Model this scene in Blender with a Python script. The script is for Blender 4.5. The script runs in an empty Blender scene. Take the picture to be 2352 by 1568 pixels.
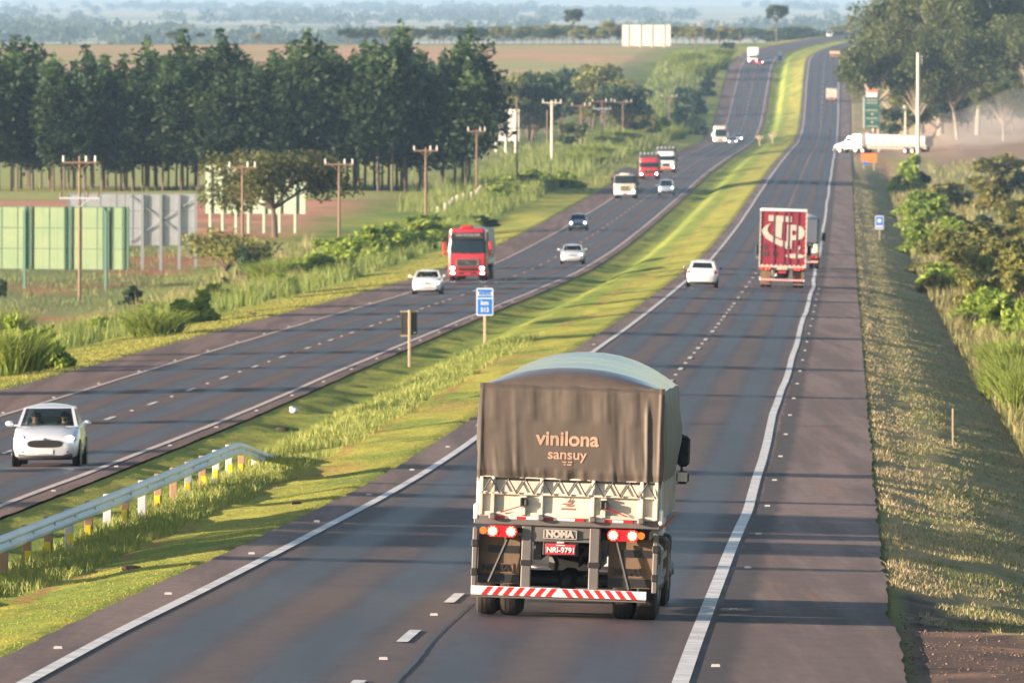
import bpy, math, random
import numpy as np
from mathutils import Vector, Matrix

# ---------------------------------------------------------------- camera, sky, sun, exposure
SC = bpy.context.scene
COL = SC.collection
ZC = 32.0                       # camera height above the world datum
FPX, CX, YH = 28747.0, 1176.0, -40.0   # focal length in pixels of a 2352 wide frame, image centre, row of the horizon
SUN_EL, SUN_AZ = math.radians(12.0), math.radians(-110.0)   # sun stands left of and a little behind the camera
cam = bpy.data.cameras.new("camera")
cam.sensor_width = 36.0
cam.lens = FPX * 36.0 / 2352.0
cam.shift_y = -(784.0 - YH) / 2352.0
cam.clip_start, cam.clip_end = 1.0, 60000.0
cam.dof.use_dof = True
cam.dof.focus_distance = 185.0
cam.dof.aperture_fstop = 10.0
camo = bpy.data.objects.new("camera", cam)
camo.location = (0, 0, ZC)
camo.rotation_euler = (math.radians(90), 0, 0)
COL.objects.link(camo)
SC.camera = camo

W = bpy.data.worlds.new("World")
SC.world = W
W.use_nodes = True
nt = W.node_tree
nt.nodes.clear()
sky = nt.nodes.new("ShaderNodeTexSky")
sky.sky_type = 'NISHITA'
sky.sun_disc = False
sky.sun_elevation = SUN_EL
sky.sun_rotation = SUN_AZ
sky.air_density = 1.0
sky.dust_density = 1.0
bg = nt.nodes.new("ShaderNodeBackground")
bg.inputs[1].default_value = 0.072
wo = nt.nodes.new("ShaderNodeOutputWorld")
nt.links.new(sky.outputs[0], bg.inputs[0])
nt.links.new(bg.outputs[0], wo.inputs[0])

sl = bpy.data.lights.new("sun", 'SUN')
sl.energy = 5.0
sl.angle = math.radians(0.6)
sl.color = (1.0, 0.79, 0.61)
so = bpy.data.objects.new("sun", sl)
SUNV = Vector((math.sin(SUN_AZ) * math.cos(SUN_EL), math.cos(SUN_AZ) * math.cos(SUN_EL), math.sin(SUN_EL)))  # towards the sun
so.rotation_euler = SUNV.to_track_quat('Z', 'Y').to_euler()
so.location = (0, 0, 80)
COL.objects.link(so)

SC.view_settings.view_transform = 'Standard'
SC.view_settings.look = 'None'
SC.view_settings.exposure = 1.66
SC.view_settings.gamma = 1.0
try:
    SC.cycles.use_denoising = True
    SC.cycles.max_bounces = 6
    SC.cycles.diffuse_bounces = 3
    SC.cycles.glossy_bounces = 3
    SC.cycles.transparent_max_bounces = 16
    SC.cycles.volume_bounces = 1
    SC.cycles.use_adaptive_sampling = True
    SC.cycles.adaptive_threshold = 0.015
except Exception:
    pass

RNG = np.random.default_rng(7)
random.seed(7)

# ---------------------------------------------------------------- materials
def lnk(nt, a, b): nt.links.new(a, b)

def new_mat(name):
    m = bpy.data.materials.new(name)
    m.use_nodes = True
    nt = m.node_tree
    return m, nt, nt.nodes["Principled BSDF"], nt.nodes["Material Output"]

def rgb(c): return (c[0], c[1], c[2], 1.0)

def mat(name, col, rough=0.5, metal=0.0, var=0.12, scale=6.0, bump=0.0, coat=0.0, dirt=None, dirt_amt=0.35, stretch=None):
    """Principled material whose colour varies with noise; dirt = second colour in patches."""
    m, nt, b, o = new_mat(name)
    tc = nt.nodes.new("ShaderNodeTexCoord")
    src = tc.outputs["Object"]
    if stretch:
        mp = nt.nodes.new("ShaderNodeMapping")
        mp.inputs["Scale"].default_value = stretch
        lnk(nt, src, mp.inputs[0]); src = mp.outputs[0]
    n = nt.nodes.new("ShaderNodeTexNoise")
    n.inputs["Scale"].default_value = scale
    n.inputs["Detail"].default_value = 5.0
    lnk(nt, src, n.inputs["Vector"])
    mx = nt.nodes.new("ShaderNodeMix"); mx.data_type = 'RGBA'
    d = [max(0, c * (1 - var)) for c in col]; l = [min(1, c * (1 + var)) for c in col]
    mx.inputs[6].default_value = rgb(d); mx.inputs[7].default_value = rgb(l)
    lnk(nt, n.outputs[0], mx.inputs[0])
    out = mx.outputs[2]
    if dirt is not None:
        n2 = nt.nodes.new("ShaderNodeTexNoise")
        n2.inputs["Scale"].default_value = scale * 0.35; n2.inputs["Detail"].default_value = 8.0
        n2.inputs["Roughness"].default_value = 0.65
        lnk(nt, src, n2.inputs["Vector"])
        rp = nt.nodes.new("ShaderNodeValToRGB")
        rp.color_ramp.elements[0].position = 0.42; rp.color_ramp.elements[0].color = (0, 0, 0, 1)
        rp.color_ramp.elements[1].position = 0.72; rp.color_ramp.elements[1].color = (dirt_amt,) * 3 + (1,)
        lnk(nt, n2.outputs[0], rp.inputs[0])
        m2 = nt.nodes.new("ShaderNodeMix"); m2.data_type = 'RGBA'
        lnk(nt, rp.outputs[0], m2.inputs[0]); lnk(nt, out, m2.inputs[6])
        m2.inputs[7].default_value = rgb(dirt)
        out = m2.outputs[2]
    lnk(nt, out, b.inputs["Base Color"])
    b.inputs["Roughness"].default_value = rough
    b.inputs["Metallic"].default_value = metal
    if coat:
        b.inputs["Coat Weight"].default_value = coat
        b.inputs["Coat Roughness"].default_value = 0.08
    if bump:
        bp = nt.nodes.new("ShaderNodeBump"); bp.inputs["Strength"].default_value = bump
        bp.inputs["Distance"].default_value = 0.02
        lnk(nt, n.outputs[0], bp.inputs["Height"]); lnk(nt, bp.outputs[0], b.inputs["Normal"])
    return m

def emis(name, col, strength):
    m, nt, b, o = new_mat(name)
    b.inputs["Base Color"].default_value = rgb(col)
    b.inputs["Emission Color"].default_value = rgb(col)
    b.inputs["Emission Strength"].default_value = strength
    b.inputs["Roughness"].default_value = 0.2
    return m

def glass_mat(name, tint, alpha):
    m, nt, b, o = new_mat(name)
    tr = nt.nodes.new("ShaderNodeBsdfTransparent"); tr.inputs[0].default_value = rgb(tint)
    b.inputs["Base Color"].default_value = (0.01, 0.02, 0.025, 1)
    b.inputs["Roughness"].default_value = 0.05
    mx = nt.nodes.new("ShaderNodeMixShader"); mx.inputs[0].default_value = alpha
    lnk(nt, tr.outputs[0], mx.inputs[1]); lnk(nt, b.outputs[0], mx.inputs[2]); lnk(nt, mx.outputs[0], o.inputs[0])
    return m

def leaf_mat(name, gain=1.0, trans=0.35, tint=(1, 1, 1)):
    """foliage: colour comes from each leaf's own 'col' attribute"""
    m, nt, b, o = new_mat(name)
    at = nt.nodes.new("ShaderNodeAttribute"); at.attribute_name = "col"
    vm = nt.nodes.new("ShaderNodeVectorMath"); vm.operation = 'MULTIPLY'
    vm.inputs[1].default_value = (gain * tint[0], gain * tint[1], gain * tint[2])
    lnk(nt, at.outputs["Color"], vm.inputs[0])
    b.inputs["Roughness"].default_value = 0.55
    b.inputs["Specular IOR Level"].default_value = 0.25
    lnk(nt, vm.outputs[0], b.inputs["Base Color"])
    t = nt.nodes.new("ShaderNodeBsdfTranslucent")
    lnk(nt, vm.outputs[0], t.inputs[0])
    mx = nt.nodes.new("ShaderNodeMixShader"); mx.inputs[0].default_value = trans
    lnk(nt, b.outputs[0], mx.inputs[1]); lnk(nt, t.outputs[0], mx.inputs[2]); lnk(nt, mx.outputs[0], o.inputs[0])
    return m

# ---------------------------------------------------------------- mesh building
def rot_z(a): return Matrix.Rotation(a, 3, 'Z')

class MB:
    """collects polygons with material slots and links them as one mesh object"""
    def __init__(self): self.v = []; self.f = []; self.mi = []; self.mats = []; self.cur = 0
    def m(self, material):
        if material not in self.mats: self.mats.append(material)
        self.cur = self.mats.index(material); return self
    def add(self, vs, fs):
        o = len(self.v); self.v.extend([tuple(p) for p in vs])
        for f in fs: self.f.append([i + o for i in f]); self.mi.append(self.cur)
        return self
    def quad(self, *p): return self.add(p, [list(range(len(p)))])
    def box(self, x0, x1, y0, y1, z0, z1, c=0.0):
        if x0 > x1: x0, x1 = x1, x0
        if y0 > y1: y0, y1 = y1, y0
        if z0 > z1: z0, z1 = z1, z0
        if c <= 0:
            v = [(x, y, z) for z in (z0, z1) for y in (y0, y1) for x in (x0, x1)]
            return self.add(v, [[0, 2, 3, 1], [4, 5, 7, 6], [0, 1, 5, 4], [2, 6, 7, 3], [0, 4, 6, 2], [1, 3, 7, 5]])
        c = min(c, (x1 - x0) * .45, (y1 - y0) * .45, (z1 - z0) * .45)
        X, Y, Z = ((x0, x0 + c, x1 - c, x1), (y0, y0 + c, y1 - c, y1), (z0, z0 + c, z1 - c, z1))
        rings = []
        def ring(ax0, ax1, ay0, ay1, z):
            xa, xb = X[ax0], X[ax1]; ya, yb = Y[ay0], Y[ay1]
            return [(xa + c, ya, z), (xb - c, ya, z), (xb, ya + c, z), (xb, yb - c, z), (xb - c, yb, z), (xa + c, yb, z), (xa, yb - c, z), (xa, ya + c, z)]
        def ring2(z):
            xa, xb, ya, yb = x0 + c, x1 - c, y0 + c, y1 - c; e = min(c * .4, (xb - xa) * .3, (yb - ya) * .3)
            return [(xa + e, ya, z), (xb - e, ya, z), (xb, ya + e, z), (xb, yb - e, z), (xb - e, yb, z), (xa + e, yb, z), (xa, yb - e, z), (xa, ya + e, z)]
        rings = [ring2(z0), ring(0, 3, 0, 3, z0 + c), ring(0, 3, 0, 3, z1 - c), ring2(z1)]
        return self.loft(rings, True, True)
    def loft(self, rings, cap0=False, cap1=False, closed=True):
        n = len(rings[0]); v = [p for r in rings for p in r]; f = []
        for k in range(len(rings) - 1):
            for i in range(n if closed else n - 1):
                j = (i + 1) % n
                f.append([k * n + i, k * n + j, (k + 1) * n + j, (k + 1) * n + i])
        if cap0: f.append(list(range(n))[::-1])
        if cap1: f.append([(len(rings) - 1) * n + i for i in range(n)])
        return self.add(v, f)
    def cyl(self, p0, p1, r0, r1=None, n=12, cap=True):
        r1 = r0 if r1 is None else r1
        p0, p1 = Vector(p0), Vector(p1); d = (p1 - p0).normalized()
        a = d.orthogonal().normalized(); b = d.cross(a)
        R = [[tuple(p + (a * math.cos(2 * math.pi * i / n) + b * math.sin(2 * math.pi * i / n)) * r) for i in range(n)] for p, r in ((p0, r0), (p1, r1))]
        return self.loft(R, cap, cap)
    def tube(self, pts, rad, n=8):
        pts = [Vector(p) for p in pts]; R = []
        for k, p in enumerate(pts):
            d = (pts[min(k + 1, len(pts) - 1)] - pts[max(k - 1, 0)]).normalized()
            ref = Vector((0, 0, 1)) if abs(d.z) < .9 else Vector((1, 0, 0))
            a = d.cross(ref).normalized(); b = d.cross(a)
            r = rad[k] if isinstance(rad, (list, tuple)) else rad
            R.append([tuple(p + (a * math.cos(2 * math.pi * i / n) + b * math.sin(2 * math.pi * i / n)) * r) for i in range(n)])
        return self.loft(R, True, True)
    def ell(self, c, r, nu=16, nv=9):
        R = []
        for j in range(1, nv):
            t = math.pi * j / nv
            R.append([(c[0] + r[0] * math.sin(t) * math.cos(2 * math.pi * i / nu), c[1] + r[1] * math.sin(t) * math.sin(2 * math.pi * i / nu), c[2] - r[2] * math.cos(t)) for i in range(nu)])
        return self.loft(R, True, True)
    def prism(self, poly, axis, a, b):
        """poly: 2-D outline; axis 'x': (y,z) outline extruded from x=a to b, and so on"""
        def P(u, v, w): return {'x': (w, u, v), 'y': (u, w, v), 'z': (u, v, w)}[axis]
        n = len(poly)
        vs = [P(u, v, a) for u, v in poly] + [P(u, v, b) for u, v in poly]
        fs = [[i, (i + 1) % n, n + (i + 1) % n, n + i] for i in range(n)] + [list(range(n))[::-1], list(range(n, 2 * n))]
        return self.add(vs, fs)
    def xf(self, M):
        self.v = [tuple(M @ Vector(p)) for p in self.v]; return self
    def build(self, name, parent=None, smooth=40, label=None):
        me = bpy.data.meshes.new(name)
        me.from_pydata(self.v, [], self.f)
        for m_ in self.mats: me.materials.append(m_)
        me.polygons.foreach_set("material_index", self.mi)
        import bmesh
        bm = bmesh.new(); bm.from_mesh(me); bmesh.ops.recalc_face_normals(bm, faces=bm.faces); bm.to_mesh(me); bm.free()
        if smooth:
            me.polygons.foreach_set("use_smooth", [True] * len(me.polygons))
            try: me.set_sharp_from_angle(angle=math.radians(smooth))
            except Exception: pass
        me.update()
        o = bpy.data.objects.new(name, me); COL.objects.link(o)
        if parent is not None: o.parent = parent
        if label: o["label"] = label
        return o

def npmesh(name, V, F, material, uv=None, col=None, parent=None, smooth=False, mats=None, mi=None):
    """numpy quads/tris -> one mesh object; uv, col are per-vertex"""
    V = np.asarray(V, np.float32); F = np.asarray(F, np.int32); k = F.shape[1]
    me = bpy.data.meshes.new(name)
    me.vertices.add(len(V)); me.vertices.foreach_set("co", V.ravel())
    me.loops.add(F.size); me.loops.foreach_set("vertex_index", F.ravel())
    me.polygons.add(len(F)); me.polygons.foreach_set("loop_start", np.arange(0, F.size, k, dtype=np.int32))
    try: me.polygons.foreach_set("loop_total", np.full(len(F), k, np.int32))
    except Exception: pass
    if smooth: me.polygons.foreach_set("use_smooth", np.ones(len(F), bool))
    me.update(calc_edges=True)
    if uv is not None:
        a = me.attributes.new("ty", 'FLOAT2', 'POINT'); a.data.foreach_set("vector", np.asarray(uv, np.float32).ravel())
    if col is not None:
        c = np.ones((len(V), 4), np.float32); c[:, :3] = col
        a = me.attributes.new("col", 'FLOAT_COLOR', 'POINT'); a.data.foreach_set("color", c.ravel())
    for m_ in (mats or [material]): me.materials.append(m_)
    if mi is not None: me.polygons.foreach_set("material_index", np.asarray(mi, np.int32))
    me.validate(clean_customdata=False)
    o = bpy.data.objects.new(name, me); COL.objects.link(o)
    if parent is not None: o.parent = parent
    return o

def tag(o, label=None, cat=None, group=None, kind=None):
    if label: o["label"] = label
    if cat: o["category"] = cat
    if group: o["group"] = group
    if kind: o["kind"] = kind
    return o

def thing(name, label, cat, group=None, loc=(0, 0, 0), rot=(0, 0, 0)):
    o = bpy.data.objects.new(name, None); COL.objects.link(o)
    o.empty_display_size = 0.2
    o.location = loc; o.rotation_euler = rot
    return tag(o, label, cat, group)

CHILD = {}
def kids(o): return [c for c in bpy.data.objects if c.parent == o]
def dup(root, loc, rot=None, label=None, group=None, scale=None, cat=None, ch=None):
    """a copy of a thing with copies of its parts and sub-parts (mesh data shared)"""
    r = root.copy(); COL.objects.link(r); r.location = loc
    if rot is not None: r.rotation_euler = rot
    if scale is not None: r.scale = scale if hasattr(scale, '__len__') else (scale,) * 3
    tag(r, label, cat, group)
    def rec(src, dst):
        for c in src.children:
            d = c.copy(); COL.objects.link(d); d.parent = dst; rec(c, d)
    rec(root, r)
    return r

def text_mb(s, size, material, depth=0.004, bold=0.0, spacing=1.0, width=None):
    """lettering as a flat mesh in x-z, centred on the origin, facing -y"""
    cu = bpy.data.curves.new("lettering", 'FONT'); cu.body = s; cu.size = size
    cu.align_x = 'CENTER'; cu.align_y = 'CENTER'; cu.extrude = depth; cu.offset = bold; cu.space_character = spacing
    ob = bpy.data.objects.new("lettering", cu); COL.objects.link(ob)
    dg = bpy.context.evaluated_depsgraph_get()
    me = ob.evaluated_get(dg).to_mesh()
    vs = [(v.co.x, -v.co.z, v.co.y) for v in me.vertices]
    fs = [list(p.vertices) for p in me.polygons]
    ob.evaluated_get(dg).to_mesh_clear()
    bpy.data.objects.remove(ob); bpy.data.curves.remove(cu)
    xs = [p[0] for p in vs]; w = max(xs) - min(xs); c = (max(xs) + min(xs)) / 2
    k = 1.0 if width is None else width / w
    mb = MB().m(material); mb.add([((p[0] - c) * k, p[1], p[2]) for p in vs], fs)
    return mb

# ---------------------------------------------------------------- noise on arrays
def vnoise(x, y, seed=0):
    xi = np.floor(x).astype(np.int64); yi = np.floor(y).astype(np.int64); xf = x - xi; yf = y - yi
    def h(a, b):
        n = (a * 374761393 + b * 668265263 + seed * 982451653) & 0x7fffffff
        n = ((n ^ (n >> 13)) * 1274126177) & 0x7fffffff
        return ((n ^ (n >> 16)) & 0xffff) / 65535.0
    u = xf * xf * (3 - 2 * xf); v = yf * yf * (3 - 2 * yf)
    return (h(xi, yi) * (1 - u) + h(xi + 1, yi) * u) * (1 - v) + (h(xi, yi + 1) * (1 - u) + h(xi + 1, yi + 1) * u) * v
def fbm(x, y, seed=0, oct=4):
    s = 0; a = 0.5; t = 0
    for k in range(oct):
        s = s + a * vnoise(x * 2 ** k, y * 2 ** k, seed + k); t += a; a *= .5
    return s / t
def sst(x, a, b):
    u = np.clip((np.asarray(x, float) - a) / (b - a), 0, 1); return u * u * (3 - 2 * u)

# ---------------------------------------------------------------- the land: road heights along Y, cross profile along t
RA, RB = -9.2, 0.0268           # left edge line of the right carriageway: X = RA + RB * Y
def xline(Y):
    Y = np.asarray(Y, float)
    e = np.clip(Y - 2950, 0, None); e2 = np.minimum(e, 1500)
    return RA + RB * Y + 2.0e-5 * e2 ** 2 + (e - e2) * 0.06
class Prof:
    def __init__(s, pts):
        s.x = np.array([p[0] for p in pts], float); s.y = np.array([p[1] for p in pts], float)
        d = np.diff(s.y) / np.diff(s.x); m = np.zeros(len(pts)); m[1:-1] = np.where(d[:-1] * d[1:] > 0, 2 * d[:-1] * d[1:] / (d[:-1] + d[1:] + 1e-12), 0); m[0] = d[0]; m[-1] = d[-1]
        s.m = m
    def __call__(s, q):
        q = np.clip(np.asarray(q, float), s.x[0], s.x[-1]); i = np.clip(np.searchsorted(s.x, q) - 1, 0, len(s.x) - 2)
        h = s.x[i + 1] - s.x[i]; t = (q - s.x[i]) / h
        return (2*t**3-3*t**2+1)*s.y[i] + (t**3-2*t**2+t)*h*s.m[i] + (-2*t**3+3*t**2)*s.y[i+1] + (t**3-t**2)*h*s.m[i+1]
ZR = Prof([(40,-5.9),(140,-7.84),(158,-8.2),(179,-8.68),(212,-9.42),(252,-10.28),(294,-11.03),(341,-11.72),(408,-12.68),(532,-14.55),(694,-16.75),(854,-18.75),(1045,-20.4),(1247,-21.7),(1537,-23.5),(1775,-25.2),(2124,-28),(2394,-30.1),(2500,-30.3),(2628,-29.5),(2713,-27.2),(2771,-25.0),(2860,-22.0),(3050,-18.6),(3180,-18.2),(3600,-17.6),(4000,-17.1),(4500,-19),(5600,-32),(7500,-41.2),(40000,-44)])
ZL = Prof([(40,-7.2),(200,-10.2),(324,-12.24),(380,-13.1),(460,-14.2),(552,-15.5),(636,-16.7),(732,-18.1),(900,-20.3),(1050,-21.6),(1130,-22.15),(1400,-23.7),(1614,-24.8),(1903,-26.8),(2259,-29.6),(2500,-31),(2640,-30.3),(2766,-27.6),(2900,-23.7),(3023,-20.3),(3150,-18.7),(3600,-17.7),(4000,-17.2),(4500,-19.1),(5600,-32),(7500,-41.2),(40000,-44)])
ZF = Prof([(40,-9.5),(200,-12.5),(300,-15),(500,-18.6),(700,-21.3),(900,-22.7),(1100,-22.5),(1250,-22.8),(1400,-23.4),(1600,-23.7),(1900,-24.4),(2300,-27.2),(2600,-25.6),(3000,-18.8),(3280,-17.3),(3450,-17.4),(3900,-19.2),(5200,-30),(7500,-41),(40000,-44)])
ZRF = Prof([(40,-7.6),(300,-12.6),(700,-18.4),(1045,-22),(1400,-24.1),(1640,-25),(1800,-25.9),(2050,-26.3),(2400,-25.6),(2700,-24.5),(3000,-20),(3280,-18),(3600,-17.6),(4000,-18),(5400,-31),(7500,-41),(40000,-44)])
def controls(Y):
    zl, zr, zf, zrf = ZL(Y), ZR(Y), ZF(Y), ZRF(Y)
    k = float(sst(Y, 168, 186)) ; kf = float(sst(Y, 1500, 1850)); dr = (1 - kf)
    fk = float(sst(Y, 3300, 5200))
    bank = min(zl - 0.35, max(zl - 1.0, zf))
    T = [-9000, -60, -44, -33, -24.5, -19.6, -19.3, -8.75, -8.6, -7.2, -6.4, -5.2, -3.2, -0.95, -0.8, 9.65, 9.85, 11.7, 13.4, 14.6, 17.0, 27.0, 9000]
    Z = [zf, zf, zf, zf * .62 + (zl - .5) * .38, zl - 0.55 if zf < zl else zl + 0.1 * (zf - zl), zl - 0.06, zl - 0.16, zl - 0.14, zl - 0.03, zl - 0.25, zl - 0.23,
         zl * .5 + zr * .5 - 0.14, zl * .25 + zr * .75 - 0.09, zr - 0.03, zr - 0.12, zr - 0.46, zr - 0.36, zr - .40 - .28 * k * dr, zr - 0.42 - .78 * k * dr, zr - 0.42 - 1.1 * k * dr, zr - .42 - (.8 * k * dr), zrf * .9 + (zr - .3) * .1, zrf]
    return T, Z
def ground(X, Y):
    """height of the land at one spot"""
    T, Z = controls(Y); t = float(X - xline(Y))
    return float(np.interp(t, T, Z)) + ZC
def gt(t, Y): return ground(float(xline(Y)) + t, Y)
def rz(t, Y):
    """road surface height"""
    return ZC + (float(ZR(Y)) - 0.03 * t if t > -5 else float(ZL(Y)) + 0.008 * (t + 9))
def at(t, Y): return Vector((float(xline(Y)) + t, Y, gt(t, Y)))
def onroad(t, Y): return Vector((float(xline(Y)) + t, Y, rz(t, Y)))
def heading(Y): return -math.atan(float(xline(Y + 1) - xline(Y - 1)) / 2)
def grade(Y, left):
    P = ZL if left else ZR
    return math.atan(float(P(Y + 8) - P(Y - 8)) / 16)

YS = [60.0]
while YS[-1] < 32000: YS.append(YS[-1] * (1.0021 if YS[-1] < 3400 else 1.006))
YS = np.array(YS)
TS = np.concatenate([[-6000, -3500, -2000, -1300, -900, -700, -550, -420, -330, -260, -210, -170, -140, -115, -95, -80, -70], np.arange(-62, -26.5, 1.2), np.arange(-26, -19.4, 0.33), [-19.35, -17, -14, -11, -8.8], np.arange(-8.6, -0.9, 0.25), [-0.85, 2, 5, 8, 9.6], np.arange(9.85, 19.5, 0.3), np.arange(20, 34, 1.2), [36, 40, 46, 54, 64, 76, 90, 110, 140, 180, 230, 300, 400, 550, 800, 1300, 2200, 4000, 6000]])
NT, NY = len(TS), len(YS)
XX = xline(YS)[:, None] + TS[None, :]
YY = np.repeat(YS[:, None], NT, 1)
TT = np.repeat(TS[None, :], NY, 0)
ZZ = np.zeros((NY, NT))
for i, y in enumerate(YS):
    T, Z = controls(float(y)); ZZ[i] = np.interp(TS, T, Z)
free = sst(-TT, 19.6, 24) + sst(TT, 10.2, 13) + sst(TT, -8.4, -7) * sst(-TT, 1.2, 3)
free = np.clip(free, 0, 1)
far = sst(np.abs(TT), 50, 400)
ZZ += free * (fbm(XX / 2.3, YY / 5.0, 3) - .5) * 0.34 + free * (fbm(XX / 0.8, YY / 1.1, 11, 2) - .5) * 0.10 * sst(-YY, -900, -500) + far * (fbm(XX / 260, YY / 700, 5) - .5) * 2.6 * sst(YY, 1500, 3000)
# ----- own colours of the soil and plants (not light): turf, dry grass, red soil, fields
def cmix(a, b, w): return a * (1 - w[..., None]) + np.asarray(b) * w[..., None]
C_TURF, C_LUSH, C_DRY, C_SOIL, C_FIELD, C_DUST = (.34, .33, .06), (.15, .22, .04), (.42, .30, .15), (.33, .13, .075), (.17, .20, .07), (.30, .205, .135)
n1 = fbm(XX / 3.0, YY / 9.0, 21); n2 = fbm(XX / 1.1, YY / 2.6, 31); n3 = fbm(XX / 14, YY / 40, 41); n4 = fbm(XX / 60, YY / 160, 51)
C = np.zeros((NY, NT, 3)); C[:] = C_TURF
C = cmix(C, C_LUSH, sst(n1 + n2 * .5, .72, 1.0) * .8)
# median: lush strip along the ditch, worn soil along the joint of the turf
medl = sst(TT, -8.0, -7.0) * sst(-TT, 3.3 - 0.0, 3.9)
C = cmix(C, C_LUSH, medl * (.35 + .5 * sst(n2, .35, .6)))
joint = np.exp(-((TT + 3.25 + (fbm(YY / 14, YY * 0 + 2, 9) - .5) * .5) / .11) ** 2) * sst(fbm(YY / 7, XX * 0 + 5, 17), .35, .6)
C = cmix(C, C_SOIL, joint * .75)
C = cmix(C, C_SOIL, sst(fbm(XX / 1.6, YY / 11, 61), .66, .74) * sst(TT, -3.4, -3.0) * sst(-TT, .8, 1.2) * .35)
# left side
lv = sst(-TT, 22.5, 25.0)
C = cmix(C, C_LUSH, lv * (.35 + .6 * sst(n1, .4, .6)))
fl = sst(-TT, 36, 46)
C = cmix(C, C_FIELD, fl)
C = cmix(C, C_SOIL, fl * sst(n3 + .35 * n2, .64, .82) * sst(-YY, -1900, -1500) * .9)
plough = fl * sst(YY, 1085, 1130) * sst(-YY, -1345, -1310)
C = cmix(C, (.50, .23, .15), plough * (.35 + .65 * sst(fbm(XX / 3.5, YY / 10, 71), .36, .5)))
tre = fl * sst(YY, 1320, 1350) * sst(-YY, -1900, -1800)
C = cmix(C, (.30, .33, .11), tre * .9)
ridge = fl * sst(YY, 2550, 2800) * sst(-YY, -3600, -3400)
C = cmix(C, (.36, .33, .14), ridge * .85)
C = cmix(C, (.50, .28, .17), ridge * sst(n4 + .4 * n3, .50, .78))
C = cmix(C, (.27, .30, .11), ridge * sst(n3, .5, .65) * .6)
# right side
rv = sst(TT, 9.8, 10.0)
C = cmix(C, (.27, .235, .11), rv * 1.0)
C = cmix(C, C_DRY, rv * np.clip(sst(-TT, -10.9, -10.2) * .9 + sst(n2 + .4 * n1, .66, .9) * .8, 0, 1) * sst(-TT, -20, -14))
C = cmix(C, C_SOIL, sst(TT, 13.4, 14.2) * sst(-TT, -15.6, -14.8) * sst(n2, .4, .6) * .7)
rf = sst(TT, 19, 24)
C = cmix(C, (.22, .22, .085), rf)
C = cmix(C, C_DUST, rf * sst(YY, 1700, 1800) * sst(-YY, -2500, -2350) * .9)
C = cmix(C, C_DUST, rv * sst(YY, 1900, 1925) * sst(-YY, -2080, -2050))
ap = rv * sst(-(YY + 11 * (TT - 10) + 46 * (fbm(XX / 1.2, YY / 6, 95, 3) - .5)), -192, -184)     # gravel apron near the bridge
C = cmix(C, (.115, .078, .066), ap * 1.0)
C = cmix(C, (.25, .16, .11), ap * sst(n2 + .4 * (n1 - .5), .5, .64) * .8)
C = cmix(C, (.05, .045, .045), ap * sst(fbm(XX / .7, YY / 2.5, 97), .55, .66) * .7)
fp = sst(YY, 3600, 4600)
C = cmix(C, (.20, .215, .10), fp)
C = cmix(C, (.46, .40, .26), fp * sst(fbm(XX / 70, YY / 500, 81), .42, .56) * .9)
C = cmix(C, (.10, .13, .06), fp * sst(fbm(XX / 90, YY / 420, 91), .60, .68) * .7)

def grid_faces(nr, nc):
    i = np.arange(nr - 1)[:, None] * nc + np.arange(nc - 1)[None, :]; i = i.ravel()
    return np.stack([i, i + 1, i + nc + 1, i + nc], 1)

m, nt_, b, o_ = new_mat("land")
at_ = nt_.nodes.new("ShaderNodeAttribute"); at_.attribute_name = "col"
tc = nt_.nodes.new("ShaderNodeTexCoord")
nz = nt_.nodes.new("ShaderNodeTexNoise"); nz.inputs["Scale"].default_value = 5.0; nz.inputs["Detail"].default_value = 8; nz.inputs["Roughness"].default_value = .7
lnk(nt_, tc.outputs["Object"], nz.inputs["Vector"])
mr = nt_.nodes.new("ShaderNodeMapRange"); mr.inputs[1].default_value = .3; mr.inputs[2].default_value = .7; mr.inputs[3].default_value = .55; mr.inputs[4].default_value = 1.4
lnk(nt_, nz.outputs[0], mr.inputs[0])
vm = nt_.nodes.new("ShaderNodeVectorMath"); vm.operation = 'SCALE'
lnk(nt_, at_.outputs["Color"], vm.inputs[0]); lnk(nt_, mr.outputs[0], vm.inputs["Scale"])
lnk(nt_, vm.outputs[0], b.inputs["Base Color"])
b.inputs["Roughness"].default_value = 0.9; b.inputs["Specular IOR Level"].default_value = .15
bp = nt_.nodes.new("ShaderNodeBump"); bp.inputs["Strength"].default_value = .9; bp.inputs["Distance"].default_value = .08
lnk(nt_, nz.outputs[0], bp.inputs["Height"]); lnk(nt_, bp.outputs[0], b.inputs["Normal"])
M_LAND = m
V = np.stack([XX.ravel(), YY.ravel(), ZZ.ravel() + ZC], 1)
g = npmesh("ground", V, grid_faces(NY, NT), M_LAND, col=C.reshape(-1, 3), smooth=True)
tag(g, kind="structure")

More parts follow.
